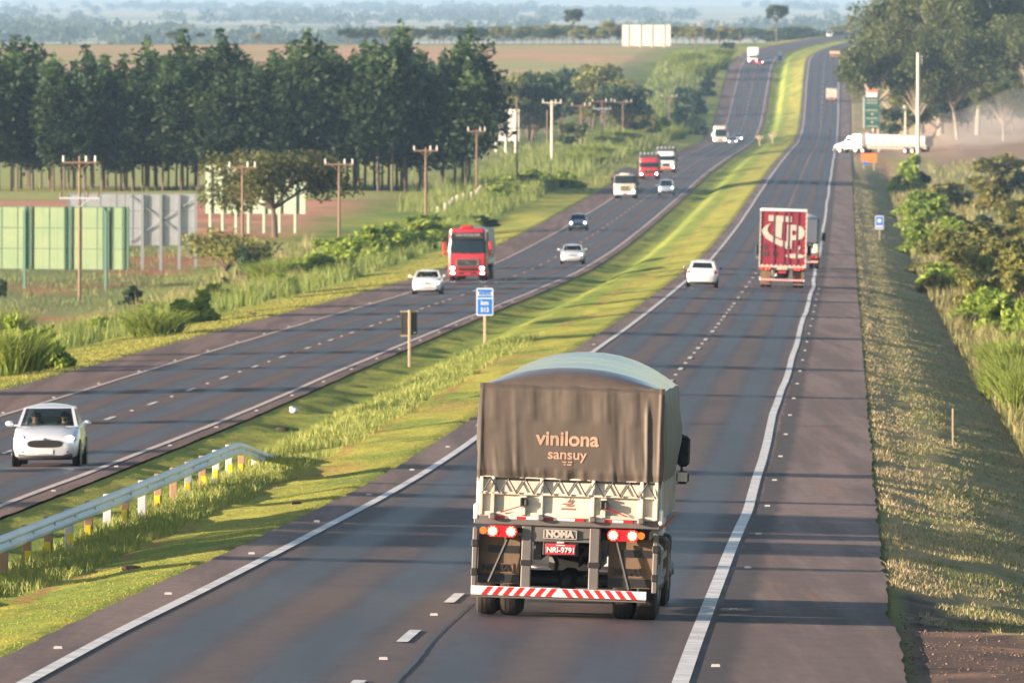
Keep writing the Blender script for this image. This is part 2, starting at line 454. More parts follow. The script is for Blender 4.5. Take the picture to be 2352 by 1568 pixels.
# ---------------------------------------------------------------- carriageways
def road_mat(name, lane, shoulder, l0, l1, band=None):
    """asphalt: colours by the distance t across the road, worn wheel tracks, dust and joints along it"""
    m, nt, b, o = new_mat(name)
    a = nt.nodes.new("ShaderNodeAttribute"); a.attribute_name = "ty"
    sp = nt.nodes.new("ShaderNodeSeparateXYZ"); lnk(nt, a.outputs["Vector"], sp.inputs[0])
    tc = nt.nodes.new("ShaderNodeTexCoord")
    def noise(scale, sy, det=6, rough=.6):
        mp = nt.nodes.new("ShaderNodeMapping"); mp.inputs["Scale"].default_value = (scale, scale * sy, scale)
        mp.inputs["Rotation"].default_value = (0, 0, math.atan(RB))
        lnk(nt, tc.outputs["Object"], mp.inputs[0])
        n = nt.nodes.new("ShaderNodeTexNoise"); n.inputs["Scale"].default_value = 1.0; n.inputs["Detail"].default_value = det; n.inputs["Roughness"].default_value = rough
        lnk(nt, mp.outputs[0], n.inputs["Vector"]); return n.outputs[0]
    def mth(op, x, y=None, z=None):
        n = nt.nodes.new("ShaderNodeMath"); n.operation = op
        for k, q in enumerate((x, y, z)):
            if q is None: continue
            if isinstance(q, (int, float)): n.inputs[k].default_value = q
            else: lnk(nt, q, n.inputs[k])
        return n.outputs[0]
    def ramp(x, a0, a1):
        n = nt.nodes.new("ShaderNodeMapRange"); n.interpolation_type = 'SMOOTHSTEP'
        lnk(nt, x, n.inputs[0]); n.inputs[1].default_value = a0; n.inputs[2].default_value = a1
        return n.outputs[0]
    def mixc(f, c0, c1):
        n = nt.nodes.new("ShaderNodeMix"); n.data_type = 'RGBA'; lnk(nt, f, n.inputs[0])
        for k, c in ((6, c0), (7, c1)):
            if isinstance(c, tuple): n.inputs[k].default_value = rgb(c)
            else: lnk(nt, c, n.inputs[k])
        return n.outputs[2]
    t = sp.outputs[0]
    wob = mth('MULTIPLY', mth('SUBTRACT', noise(.6, .4), .5), .35)
    tw = mth('ADD', t, wob)
    inlane = mth('MULTIPLY', ramp(t, l0 - .04, l0 + .04), mth('SUBTRACT', 1.0, ramp(t, l1 - .04, l1 + .04)))
    streak = noise(1.1, .02)
    sh = mixc(ramp(streak, .4, .62), tuple(c * .8 for c in shoulder), tuple(min(1, c * 1.25) for c in shoulder))
    sh = mixc(mth('MULTIPLY', ramp(noise(2.3, .012), .55, .72), .5), sh, (.26, .13, .085))
    ln = mixc(ramp(noise(.9, .03), .35, .65), tuple(c * .82 for c in lane), tuple(c * 1.15 for c in lane))
    # dust away from the wheel tracks
    w = (l1 - l0) / 2
    tr = None
    for c in (l0 + w * .27, l0 + w * .76, l0 + w * 1.27, l0 + w * 1.76):
        d = mth('SUBTRACT', 1.0, ramp(mth('ABSOLUTE', mth('SUBTRACT', tw, c)), .2, .75))
        tr = d if tr is None else mth('MAXIMUM', tr, d)
    ln = mixc(mth('MULTIPLY', mth('SUBTRACT', 1.0, tr), .55), ln, tuple(s * .9 for s in shoulder))
    ln = mixc(mth('MULTIPLY', ramp(noise(.35, .12), .55, .7), .35), ln, tuple(c * .7 for c in lane))
    c = mixc(inlane, sh, ln)
    if band:
        bd = mth('MULTIPLY', ramp(tw, band[0] - .05, band[0] + .05), mth('SUBTRACT', 1.0, ramp(tw, band[1] - .12, band[1] + .12)))
        c = mixc(mth('MULTIPLY', bd, .8), c, (.045, .04, .042))
    fine = noise(19, .75, 6, .85)
    fm = nt.nodes.new("ShaderNodeMapRange"); fm.inputs[1].default_value = .25; fm.inputs[2].default_value = .75; fm.inputs[3].default_value = .62; fm.inputs[4].default_value = 1.38
    lnk(nt, fine, fm.inputs[0])
    vm = nt.nodes.new("ShaderNodeVectorMath"); vm.operation = 'SCALE'; lnk(nt, c, vm.inputs[0])
    bl = nt.nodes.new("ShaderNodeMapRange"); bl.inputs[1].default_value = .3; bl.inputs[2].default_value = .7; bl.inputs[3].default_value = .80; bl.inputs[4].default_value = 1.2
    lnk(nt, noise(2.4, .30, 9, .78), bl.inputs[0]); lnk(nt, mth('MULTIPLY', fm.outputs[0], bl.outputs[0]), vm.inputs["Scale"])
    # cracks and joints across
    jn = mth('SUBTRACT', 1.0, ramp(mth('ABSOLUTE', mth('SUBTRACT', mth('PINGPONG', mth('ADD', sp.outputs[1], mth('MULTIPLY', noise(.4, .4), 1.4)), 9.0), 4.5)), .01, .05))
    vm2 = mixc(mth('MULTIPLY', jn, .45), vm.outputs[0], (.03, .03, .034))
    lnk(nt, vm2, b.inputs["Base Color"])
    rr = nt.nodes.new("ShaderNodeMapRange"); rr.inputs[3].default_value = .8; rr.inputs[4].default_value = .5
    lnk(nt, mth('MULTIPLY', tr, inlane), rr.inputs[0]); lnk(nt, rr.outputs[0], b.inputs["Roughness"])
    b.inputs["Specular IOR Level"].default_value = .3
    bp = nt.nodes.new("ShaderNodeBump"); bp.inputs["Strength"].default_value = .35; bp.inputs["Distance"].default_value = .012
    lnk(nt, fine, bp.inputs["Height"]); lnk(nt, bp.outputs[0], b.inputs["Normal"])
    return m
M_RR = road_mat("asphalt_right", (.050, .048, .058), (.160, .114, .100), 0.0, 7.2, (7.38, 7.85))
M_RL = road_mat("asphalt_left", (.056, .050, .056), (.130, .085, .073), -16.5, -9.3)

def strip(name, tl, ylist, material, dz, thick=None, zfun=None):
    """a sheet laid along the road between the offsets in tl"""
    yl = np.asarray(ylist, float); tl = np.asarray(tl, float)
    X = xline(yl)[:, None] + (tl[None, :] if tl.ndim == 1 else tl)
    tt = np.broadcast_to(tl[None, :] if tl.ndim == 1 else tl, X.shape)
    zz = np.where(tt > -5, ZR(yl)[:, None] - 0.03 * tt, ZL(yl)[:, None] + 0.008 * (tt + 9)) + ZC + dz
    yy = np.broadcast_to(yl[:, None], X.shape)
    V = np.stack([X, yy, zz], -1).reshape(-1, 3); uv = np.stack([tt, yy], -1).reshape(-1, 2)
    return V, grid_faces(*X.shape), uv
yr = YS[(YS > 60) & (YS < 4800)]
def edge_w(y, base, amp, seed): return base + amp * (fbm(y / 2.2, y * 0, seed, 4) - .5) * 2
TR = np.stack([edge_w(yr, -.8, .05, 1)] + [np.full(len(yr), q) for q in (0, 1.8, 3.6, 5.4, 7.2, 8.5)] + [edge_w(yr, 9.78, .07, 2) + .12 * sst(-yr, -178, -165)], 1)
V, F, uv = strip("r", TR, yr, None, 0)
tag(npmesh("right_carriageway", V, F, M_RR, uv=uv, smooth=True), kind="structure")
TL = np.stack([edge_w(yr, -19.35, .07, 3)] + [np.full(len(yr), q) for q in (-18, -16.5, -14.7, -12.9, -11.1, -9.3)] + [edge_w(yr, -8.66, .05, 4)], 1)
V, F, uv = strip("l", TL, yr, None, 0)
tag(npmesh("left_carriageway", V, F, M_RL, uv=uv, smooth=True), kind="structure")

# ----- painted markings
M_WHITE = mat("road_paint", (.66, .66, .65), .6, var=.14, scale=4, dirt=(.24, .21, .20), dirt_amt=.8)
M_OLDW = mat("worn_paint", (.50, .43, .40), .65, var=.15, scale=3, dirt=(.22, .16, .14), dirt_amt=.6)
def wob(y, amp, per, seed): return amp * (fbm(y / per, y * 0 + seed, seed, 3) - .5) * 2
def line(name, t, w, material, amp, per, seed, y0=60, y1=3150):
    y = yr[(yr > y0) & (yr < y1)]; c = t + wob(y, amp, per, seed)
    ww = w * (1 + .0 * y)
    V, F, uv = strip(name, np.stack([c - ww / 2, c + ww / 2], 1), y, None, 0.016)
    return tag(npmesh(name, V, F, material, smooth=True), kind="structure")
line("right_edge_line", 7.2, .20, M_WHITE, .12, 70, 5)
line("left_edge_line", 0.0, .17, M_WHITE, .03, 60, 6)
line("worn_edge_line", -9.3, .19, M_OLDW, .06, 40, 7)
line("outer_edge_line", -16.5, .15, M_OLDW, .04, 50, 8)
def dashes(name, t, y0, L, per, y1, material, w=.15):
    Vs, Fs, n = [], [], 0; y = y0
    while y < y1:
        V, F, uv = strip(name, [t - w / 2, t + w / 2], np.linspace(y, y + L, 4), None, 0.016)
        Vs.append(V); Fs.append(F + n); n += len(V); y += per
    return tag(npmesh(name, np.concatenate(Vs), np.concatenate(Fs), material, smooth=True), kind="structure")
dashes("right_lane_dashes", 3.6, 83.3, 5.0, 18.5, 200, M_WHITE)
dashes("right_lane_dashes", 3.6, 442.4 - 24.7 * 9, 5.2, 24.7, 3050, M_WHITE)
dashes("left_lane_dashes", -12.9, 372.7 - 22.9 * 12, 4.8, 22.9, 3050, M_WHITE)

M_TAR = mat("tar_seam", (.020, .020, .023), .5, var=.4, scale=2)
def ribbon(name, pts, material, dz=.012):
    """thin painted or tarred ribbon through (t, Y, width) spots"""
    Y = np.linspace(pts[0][1], pts[-1][1], 60); P_ = sorted(pts, key=lambda q: q[1]); ya = [q[1] for q in P_]
    c = np.interp(Y, ya, [q[0] for q in P_]) + .03 * (fbm(Y / 1.3, Y * 0, 77, 3) - .5); w = np.interp(Y, ya, [q[2] for q in P_])
    V, F, uv = strip(name, np.stack([c - w / 2, c + w / 2], 1), Y, None, dz)
    return tag(npmesh(name, V, F, material, smooth=True), kind="structure")
ribbon("tar_seam_road_marking", [(4.02, 132, .05), (4.0, 150, .07), (3.92, 160, .05), (3.9, 176, .03)], M_TAR)
M_NEWA = mat("newer_asphalt", (.050, .052, .060), .8, var=.35, scale=3)
ribbon("skid_road_marking", [(8.15, 140.5, .03), (8.75, 143.5, .05), (9.2, 145.2, .02)], M_NEWA)
# ---------------------------------------------------------------- shared vehicle materials
M_TYRE = mat("tyre_rubber", (.022, .021, .020), .85, var=.3, scale=9, dirt=(.12, .085, .06), dirt_amt=.35)
M_RIM = mat("steel_rim", (.30, .29, .28), .45, .6, dirt=(.10, .08, .06), dirt_amt=.6)
M_GLASS = glass_mat("tinted_glass", (.55, .64, .64), .28)
M_DGLASS = mat("dark_glass", (.012, .022, .028), .06, var=.1)
M_BLACK = mat("black_plastic", (.018, .018, .019), .5, var=.2)
M_DARK = mat("dark_interior", (.016, .017, .019), .8)
M_CHROME = mat("chrome", (.62, .62, .62), .18, 1.0, var=.05)
M_HEAD = emis("headlamp_on", (1.0, .95, .84), 14.0)
M_LENS = mat("lamp_lens", (.75, .76, .78), .1, .2)
M_RED_ON = emis("tail_lamp_on", (1.0, .03, .02), 3.2)
M_CORE = emis("lamp_core", (1.0, .55, .2), 3.5)
M_AMBER = mat("amber_lens", (.75, .16, .015), .25)
M_REDL = mat("red_lens", (.42, .012, .02), .25)
M_PLATE_G = mat("grey_plate", (.52, .52, .53), .5)
M_PLATE_R = mat("red_plate", (.42, .03, .045), .5)
M_PLATE_W = mat("plate_letters", (.80, .78, .76), .5)
M_STEEL = mat("grey_steel", (.15, .142, .135), .5, .2, dirt=(.10, .075, .055), dirt_amt=.5)
M_WHITEP = mat("white_paint", (.78, .78, .77), .28, var=.03, coat=.6)
M_CREAM = mat("cream_paint", (.63, .58, .48), .45, var=.08, scale=2.5, dirt=(.30, .23, .16), dirt_amt=.6)
M_SILVER = mat("silver_paint", (.62, .65, .70), .25, .25, var=.03, coat=.8)
M_BLUEG = mat("blue_grey_paint", (.30, .35, .42), .25, .4, var=.05, coat=.8)
M_SUV = mat("silver_blue_paint", (.44, .52, .64), .25, .4, var=.05, coat=.8)
M_REDP = mat("red_paint", (.44, .026, .036), .3, var=.06, coat=.7)
M_RWS = mat("reflective_red", (.55, .02, .02), .35, var=.1)
M_RWW = mat("reflective_white", (.80, .79, .77), .35, var=.08, dirt=(.4, .33, .28), dirt_amt=.4)
M_SKIN = mat("skin", (.50, .27, .18), .5, var=.05)
M_HAIR = mat("dark_hair", (.02, .014, .010), .6)

def rring(w0, y0, y1, r, z, n=5, rb=.06):
    """rounded rectangle in x-y, front at y1; corners r in front, rb behind"""
    P = []
    for cx, cy, a0, rr in ((w0 - r, y1 - r, 0, r), (-w0 + r, y1 - r, 90, r), (-w0 + rb, y0 + rb, 180, rb), (w0 - rb, y0 + rb, 270, rb)):
        for k in range(n):
            a = math.radians(a0 + 90 * k / (n - 1)); P.append((cx + rr * math.cos(a), cy + rr * math.sin(a), z))
    return P

def wheel(parent, x, y, r, w, dual=False, side=1):
    """one wheel (or a dual pair) on a y-forward vehicle: tyre with a rim as sub-part"""
    mb = MB().m(M_TYRE)
    prof = [(-w / 2, r * .55), (-w / 2, r * .90), (-w * .42, r * .97), (-w * .22, r), (w * .22, r), (w * .42, r * .97), (w / 2, r * .90), (w / 2, r * .55)]
    offs = [0] if not dual else [-w * .57, w * .57]
    for off in offs:
        R = []
        for px_, pr in prof:
            R.append([(x + off + px_, y + pr * math.cos(2 * math.pi * i / 24), r + pr * math.sin(2 * math.pi * i / 24)) for i in range(24)])
        mb.loft(R, True, True)
        mb.m(M_BLACK)
        for g_ in (-.22, 0, .22):
            R = [[(x + off + w * (g_ + q), y + r * 1.003 * math.cos(2 * math.pi * i / 24), r + r * 1.003 * math.sin(2 * math.pi * i / 24)) for i in range(24)] for q in (-.02, .02)]
            mb.loft(R)
        mb.m(M_TYRE)
    t = mb.build("wheel", parent)
    rm = MB().m(M_RIM); xo = x + side * (w / 2 + (w * .57 if dual else 0))
    rm.cyl((xo - side * .05, y, r), (xo + side * .012, y, r), r * .6, r * .52, 20)
    rm.cyl((xo, y, r), (xo + side * .05, y, r), r * .22, r * .16, 12)
    rm.build("rim", t)
    return t

def make_person(name, label, shirt, hair=M_HAIR, beard=False):
    """seated figure grown from a jointed skeleton; origin under the hips"""
    P = {'pel': (0, 0, .10, .13), 'sp': (0, -.03, .30, .125), 'ch': (0, -.03, .44, .15), 'nk': (0, .0, .575, .055), 'hd': (0, .03, .66, .078), 'ht': (0, .025, .75, .082)}
    E = [('pel', 'sp'), ('sp', 'ch'), ('ch', 'nk'), ('nk', 'hd'), ('hd', 'ht')]
    for s, n in ((1, 'r'), (-1, 'l')):
        P['s' + n] = (s * .19, -.02, .48, .065); P['e' + n] = (s * .26, .14, .27, .046); P['w' + n] = (s * .17, .38, .33, .032); P['h' + n] = (s * .14, .45, .36, .038)
        P['k' + n] = (s * .13, .46, .14, .068); P['a' + n] = (s * .13, .66, -.22, .045); P['f' + n] = (s * .13, .80, -.27, .04); P['p' + n] = (s * .10, .06, .09, .088)
        E += [('ch', 's' + n), ('s' + n, 'e' + n), ('e' + n, 'w' + n), ('w' + n, 'h' + n), ('pel', 'p' + n), ('p' + n, 'k' + n), ('k' + n, 'a' + n), ('a' + n, 'f' + n)]
    K = list(P); me = bpy.data.meshes.new(name)
    me.from_pydata([P[k][:3] for k in K], [(K.index(a), K.index(b)) for a, b in E], [])
    o = bpy.data.objects.new(name, me); COL.objects.link(o)
    o.modifiers.new("skin", 'SKIN'); sd = o.modifiers.new("sub", 'SUBSURF'); sd.levels = sd.render_levels = 1
    for i, k in enumerate(K):
        q = me.skin_vertices[0].data[i]; q.radius = (P[k][3], P[k][3] * (.75 if k in ('sp', 'ch') else 1.0)); q.use_root = (k == 'pel')
    dg = bpy.context.evaluated_depsgraph_get()
    nm = bpy.data.meshes.new_from_object(o.evaluated_get(dg))
    o.modifiers.clear(); o.data = nm
    nm.materials.clear()
    for m_ in (shirt, M_SKIN, M_DARK): nm.materials.append(m_)
    for p in nm.polygons:
        c = p.center
        p.material_index = 1 if (c.z > .555 or (c.y > .33 and c.z > .25)) else (2 if c.z < .2 and c.y > .05 else 0)
        p.use_smooth = True
    h = MB().m(hair); h.ell((0, -.005, .755), (.088, .105, .085)); h.ell((0, -.05, .70), (.083, .07, .09))
    if beard: h.ell((0, .085, .625), (.05, .035, .03))
    h.build("hair", o)
    MB().m(M_SKIN).ell((0, .118, .685), (.014, .022, .024), 8, 6).build("nose", o)
    for s in (1, -1):
        MB().m(M_SKIN).ell((s * .083, .02, .69), (.012, .025, .033), 8, 6).build("ear", o)
        MB().m(M_DARK).ell((s * .034, .103, .705), (.013, .008, .007), 8, 6).build("eye", o)
    MB().m(M_DARK).box(-.03, .03, .100, .108, .637, .644).build("mouth", o)
    return tag(o, label, "person")

# ---------------------------------------------------------------- cars
def car(name, label, paint, kind='hatch', lamps=(1, 1), W=1.68, L=3.9, H=1.5, grille='oval', rear=False, clear=True, group="cars on the highway"):
    root = thing(name, label, "car", group)
    w = W / 2; F = L / 2
    hood = .99 if kind != 'suv' else 1.10
    zl = .21 if kind != 'suv' else .34
    S = [(F, zl + .10, .60, w * .60), (F - .05, zl + .03, .68, w * .80), (F - .16, zl, .76, w * .92), (F - .45, zl, hood - .12, w * .98), (F - .98, zl, hood - .01, w), (0, zl, hood, w), (-F + .75, zl, hood + .03, w * .99), (-F + .22, zl + .03, hood + (.02 if kind != 'sedan' else .0), w * .95), (-F + .06, zl + .09, hood - .08, w * .88), (-F, zl + .14, hood - .22, w * .78)]
    if kind == 'suv': S[0] = (F, zl + .08, .80, w * .70); S[1] = (F - .05, zl + .02, .90, w * .86); S[2] = (F - .15, zl, .98, w * .95); S[3] = (F - .5, zl, hood - .04, w)
    rings = []
    for y, a, t, ww in S:
        h = t - a
        half = [(.0, a), (.78 * ww, a), (.94 * ww, a + .05), (1.0 * ww, a + .38 * h), (.985 * ww, a + .68 * h), (.94 * ww, t - .045), (.84 * ww, t - .008), (.45 * ww, t + .025), (0, t + .035)]
        rings.append([(x, y, z) for x, z in half] + [(-x, y, z) for x, z in half[-2:0:-1]])
    body = MB().m(paint).loft(rings, True, True)
    body.m(M_BLACK)
    body.box(-w * .80, w * .80, F - .14, F - .02, zl - .04, zl + .12, .03)          # lower lip
    body.box(-w * .80, w * .80, -F + .03, -F + .2, zl - .03, zl + .16, .03)
    bo = body.build("body", root, 50)
    # cabin: frame round open window holes, glass panes as sub-parts
    ycw, yrf, yrr, yrb = F - .92, F - (1.62 if kind != 'suv' else 1.45), -F + (.62 if kind != 'sedan' else 1.15), -F + (.16 if kind != 'sedan' else .55)
    zb, zt = hood - .015, H - .07
    wb, wt = w * .90, w * .73
    fr = MB().m(paint)
    def frame(o4, i4, inset=0): 
        for k in range(4):
            fr.quad(o4[k], o4[(k + 1) % 4], i4[(k + 1) % 4], i4[k])
    def hole(o4, mg):
        o = [Vector(p) for p in o4]; c = sum(o, Vector()) / 4
        b0 = o[0].lerp(o[1], mg[0]); b1 = o[0].lerp(o[1], 1 - mg[0]); t0 = o[3].lerp(o[2], mg[1]); t1 = o[3].lerp(o[2], 1 - mg[1])
        return [b0.lerp(t0, mg[2]), b1.lerp(t1, mg[2]), t1.lerp(b1, mg[3]), t0.lerp(b0, mg[3])]
    ws = [(-wb, ycw, zb), (wb, ycw, zb), (wt, yrf, zt), (-wt, yrf, zt)]
    rs = [(wb * .96, yrb, zb + .02), (-wb * .96, yrb, zb + .02), (-wt * .96, yrr, zt - .02), (wt * .96, yrr, zt - .02)]
    panes = []
    h = hole(ws, (.055, .05, .04, .05)); frame(ws, h); panes.append(("windscreen", h))
    h = hole(rs, (.10, .10, .16, .12)); frame(rs, h); panes.append(("rear_window", h))
    ym = (yrf + yrr) / 2
    for s in (1, -1):
        A = [(s * wb, ycw, zb), (s * wb, ym * .9, zb + .01), (s * wt * 1.02, ym * .9, zt + .0), (s * wt, yrf, zt)]
        B = [(s * wb, ym * .9, zb + .01), (s * wb * .96, yrb, zb + .02), (s * wt * .96, yrr, zt - .02), (s * wt * 1.02, ym * .9, zt)]
        for q, nm in ((A, "side_window"), (B, "side_window")):
            h = hole(q, (.08, .10, .06, .10)); frame(q, h); panes.append((nm, h))
    # roof with crown
    R = []
    for y, ww, dz in ((yrf, wt, 0), (yrf - .14, wt * 1.01, .05), (ym, wt * 1.02, .10), (yrr + .15, wt, .04), (yrr, wt * .96, -.02)):
        R.append([(ww * q, y, zt + dz * (1 - q * q)) for q in (-1, -.6, 0, .6, 1)])
    fr.loft(R, closed=False)
    if kind == 'suv':
        fr.m(M_BLACK)
        for s in (1, -1): fr.box(s * wt * .86, s * wt * .92, yrr, yrf - .2, zt + .03, zt + .07)
    fr.build("cabin", root, 50)
    for nm, h in panes:
        MB().m(M_GLASS if clear else M_DGLASS).quad(*[tuple(p) for p in h]).build(nm, root, 0)
    it = MB().m(M_DARK)
    it.box(-wb * .85, wb * .85, ycw - .55, ycw - .22, zb - .25, zb - .01, .05)       # dashboard
    it.box(-wb * .9, wb * .9, yrb + .25, ycw - .25, zb - .55, zb - .48)
    it.box(-wb * .82, wb * .82, yrb + .45, yrb + .6, zb - .5, zb + .22, .06)
    for s in (.37, -.37): it.box(s - .22, s + .22, -.42, -.28, zb - .5, zb + .12, .05); it.box(s - .12, s + .12, -.41, -.32, zb + .13, zb + .33, .04)
    it.build("seats", root)
    # front
    g = MB().m(M_BLACK)
    zc = .60 if kind != 'suv' else .78
    fy = F - .03
    if grille == 'oval':
        gw, gh = w * .52, .095
        poly = [(gw * math.copysign(abs(math.cos(a)) ** .55, math.cos(a)), zc - .03 + gh * math.copysign(abs(math.sin(a)) ** .7, math.sin(a))) for a in [2 * math.pi * k / 28 for k in range(28)]]
        g.prism(poly, 'y', fy - .04, fy + .038)
        for k in (-1, 0, 1): g.box(-gw * .88, gw * .88, fy + .03, fy + .046, zc - .033 + k * .045, zc - .027 + k * .045)
        g.box(-w * .42, w * .42, fy - .06, fy + .012, .225, .285, .02)
    else:
        g.box(-w * .40, w * .40, fy - .05, fy + .036, zc - .01, zc + .06, .02); g.box(-w * .55, w * .55, fy - .05, fy + .036, .33, .40, .02)
        if kind == 'suv': g.box(-w * .62, w * .62, fy - .05, fy + .05, .40, .58, .03)
    for s in (1, -1): g.box(s * w * .70, s * w * .52, F - .10, F - .012, .33, .42, .03)
    gg = g.build("grille", root)
    bd = MB().m(M_CHROME); bd.ell((0, fy + .035, zc + .09), (.06, .015, .025), 10, 6); bd.build("badge", root)
    pl = MB().m(M_PLATE_G).box(-.20, .20, fy + .0, fy + .05, .31 if grille == 'oval' else .42, .43 if grille == 'oval' else .55, .005); pl.build("licence_plate", root)
    for i, s in enumerate((-1, 1)):
        hx = s * w * .74; hz = zc + .10; hy = F - .20
        hb = MB().m(M_LENS); hb.ell((hx, hy + .02, hz), (.17, .14, .085)); 
        hl = hb.build("headlamp", root)
        if lamps[i]: MB().m(M_HEAD).ell((hx, hy + .10, hz), (.10, .075, .06), 12, 8).build("lit_bulb", hl)
    # mirrors
    for s in (1, -1):
        mr = MB().m(paint); mr.ell((s * (w + .12), ycw - .38, zb + .08), (.11, .07, .075)); mr.box(s * (w - .08), s * (w + .05), ycw - .40, ycw - .35, zb + .02, zb + .06)
        mr.m(M_DGLASS).box(s * (w + .04), s * (w + .20), ycw - .458, ycw - .445, zb + .03, zb + .13, .01)
        mr.build("wing_mirror", root)
    # back
    for s in (1, -1):
        tl = MB().m(M_REDL); tl.ell((s * w * .80, -F + .12, hood - .16), (.13, .10, .09)); tl.build("tail_lamp", root)
    MB().m(M_PLATE_G).box(-.20, .20, -F - .012, -F + .02, .60, .72, .005).build("rear_plate", root)
    # wheels with dark arches
    r = .30 if kind != 'suv' else .36
    for s in (1, -1):
        for y in (F - .72, -F + .68):
            wheel(root, s * (w - .11), y, r, .19, False, s)
            MB().m(M_BLACK).cyl((s * (w - .03), y, r + .02), (s * (w + .004), y, r + .02), r + .055, n=24).build("wheel_arch", root)
    return root

def lane(o, t, Y, oncoming, L=0.0, yaw=0.0, roll=0.0):
    """stand a vehicle on the carriageway; L = how far its origin lies behind the spot along its own length"""
    y0 = Y + L if oncoming else Y
    o.location = onroad(t, y0)
    g_ = grade(y0, t < -5)
    o.rotation_mode = 'XYZ'
    cr = -.03 if t > -5 else .008
    if oncoming: o.rotation_euler = (-g_, cr + roll, heading(y0) + math.pi + yaw)
    else: o.rotation_euler = (g_, -cr + roll, heading(y0) + yaw)
    return o

def seat(o, veh, x, y, z):
    bpy.context.view_layer.update()
    o.matrix_world = veh.matrix_basis @ Matrix.Translation((x, y, z))

M_SHIRT1 = mat("grey_shirt", (.10, .11, .12), .8); M_SHIRT2 = mat("black_shirt", (.02, .022, .025), .8); M_SHIRT3 = mat("red_brown_shirt", (.25, .09, .06), .8)
ka = car("hatchback_car", "silver hatchback with a wide black oval grille, nearest oncoming car", M_SILVER, 'hatch', (1, 1), 1.70, 3.9, 1.52)
lane(ka, -10.8, 312 + 1.95, True)
p = make_person("person", "passenger with long dark hair and grey top, left side of the nearest silver hatchback", M_SHIRT1); seat(p, ka, .37, -.12, .50)
p.children[0].data = p.children[0].data
p = make_person("person", "bearded driver in black behind the windscreen of the nearest silver hatchback", M_SHIRT2, beard=True); seat(p, ka, -.37, -.12, .50)
sed = car("sedan_car", "white sedan just ahead of the big red truck, one headlamp lit", M_WHITEP, 'sedan', (1, 0), 1.72, 4.4, 1.42, grille='slot')
for c in sed.children:
    pass
lane(sed, -15.1, 723 + 2.2, True)
p = make_person("person", "person on the left in the front of the white oncoming sedan", M_SHIRT3); seat(p, sed, .37, -.12, .42)
p = make_person("person", "person on the right in the front of the white oncoming sedan", M_SHIRT2); seat(p, sed, -.37, -.12, .42)
sil = car("sedan_car", "pale silver sedan alone in the inner oncoming lane, both headlamps lit", M_SILVER, 'sedan', (1, 1), 1.72, 4.2, 1.43, grille='slot')
lane(sil, -10.7, 905 + 2.1, True)
p = make_person("person", "person on the left in the front of the pale silver sedan", M_SHIRT3); seat(p, sil, .37, -.12, .42)
p = make_person("person", "person on the right in the front of the pale silver sedan", M_SHIRT1); seat(p, sil, -.37, -.12, .42)
lane(car("hatchback_car", "dark blue-grey hatchback behind the pale silver sedan in the outer oncoming lane", M_BLUEG, 'hatch', (1, 1), 1.66, 3.8, 1.5, clear=False), -14.8, 1115 + 1.9, True)
suv = car("suv_car", "light blue-silver off-road car beside the white tarp truck, headlamps lit", M_SUV, 'suv', (1, 1), 1.80, 4.4, 1.80, grille='slot', clear=False)
lane(suv, -10.9, 1388 + 2.2, True)
lane(car("hatchback_car", "white hatchback driving away next to the red box truck", M_WHITEP, 'hatch', (0, 0), 1.72, 4.0, 1.5, clear=False), 1.25, 683 + 2.0, False)
# far cars
lane(car("hatchback_car", "dark silver car with lit headlamps beside the pale bus in the dip", M_BLUEG, 'hatch', (1, 1), 1.7, 3.9, 1.5, clear=False), -12.0, 2315, True)
lane(car("sedan_car", "grey car following behind the dark silver car in the dip", M_SILVER, 'sedan', (1, 1), 1.72, 4.3, 1.43, grille='slot', clear=False), -11.9, 2420, True)
lane(car("hatchback_car", "red car with a dark roof right beside the white box truck on the crest", M_REDP, 'hatch', (1, 0), 1.7, 3.9, 1.6, clear=False), -12.2, 3040, True)
lane(car("sedan_car", "low white car on the crest, right of the red car", M_WHITEP, 'sedan', (0, 0), 1.72, 4.3, 1.40, grille='slot', clear=False), -10.5, 3060, True)
lane(car("suv_car", "pale car far beyond the crest where the highway bends", M_WHITEP, 'suv', (0, 0), 1.9, 4.6, 2.0, clear=False), -15.5, 3930, True)

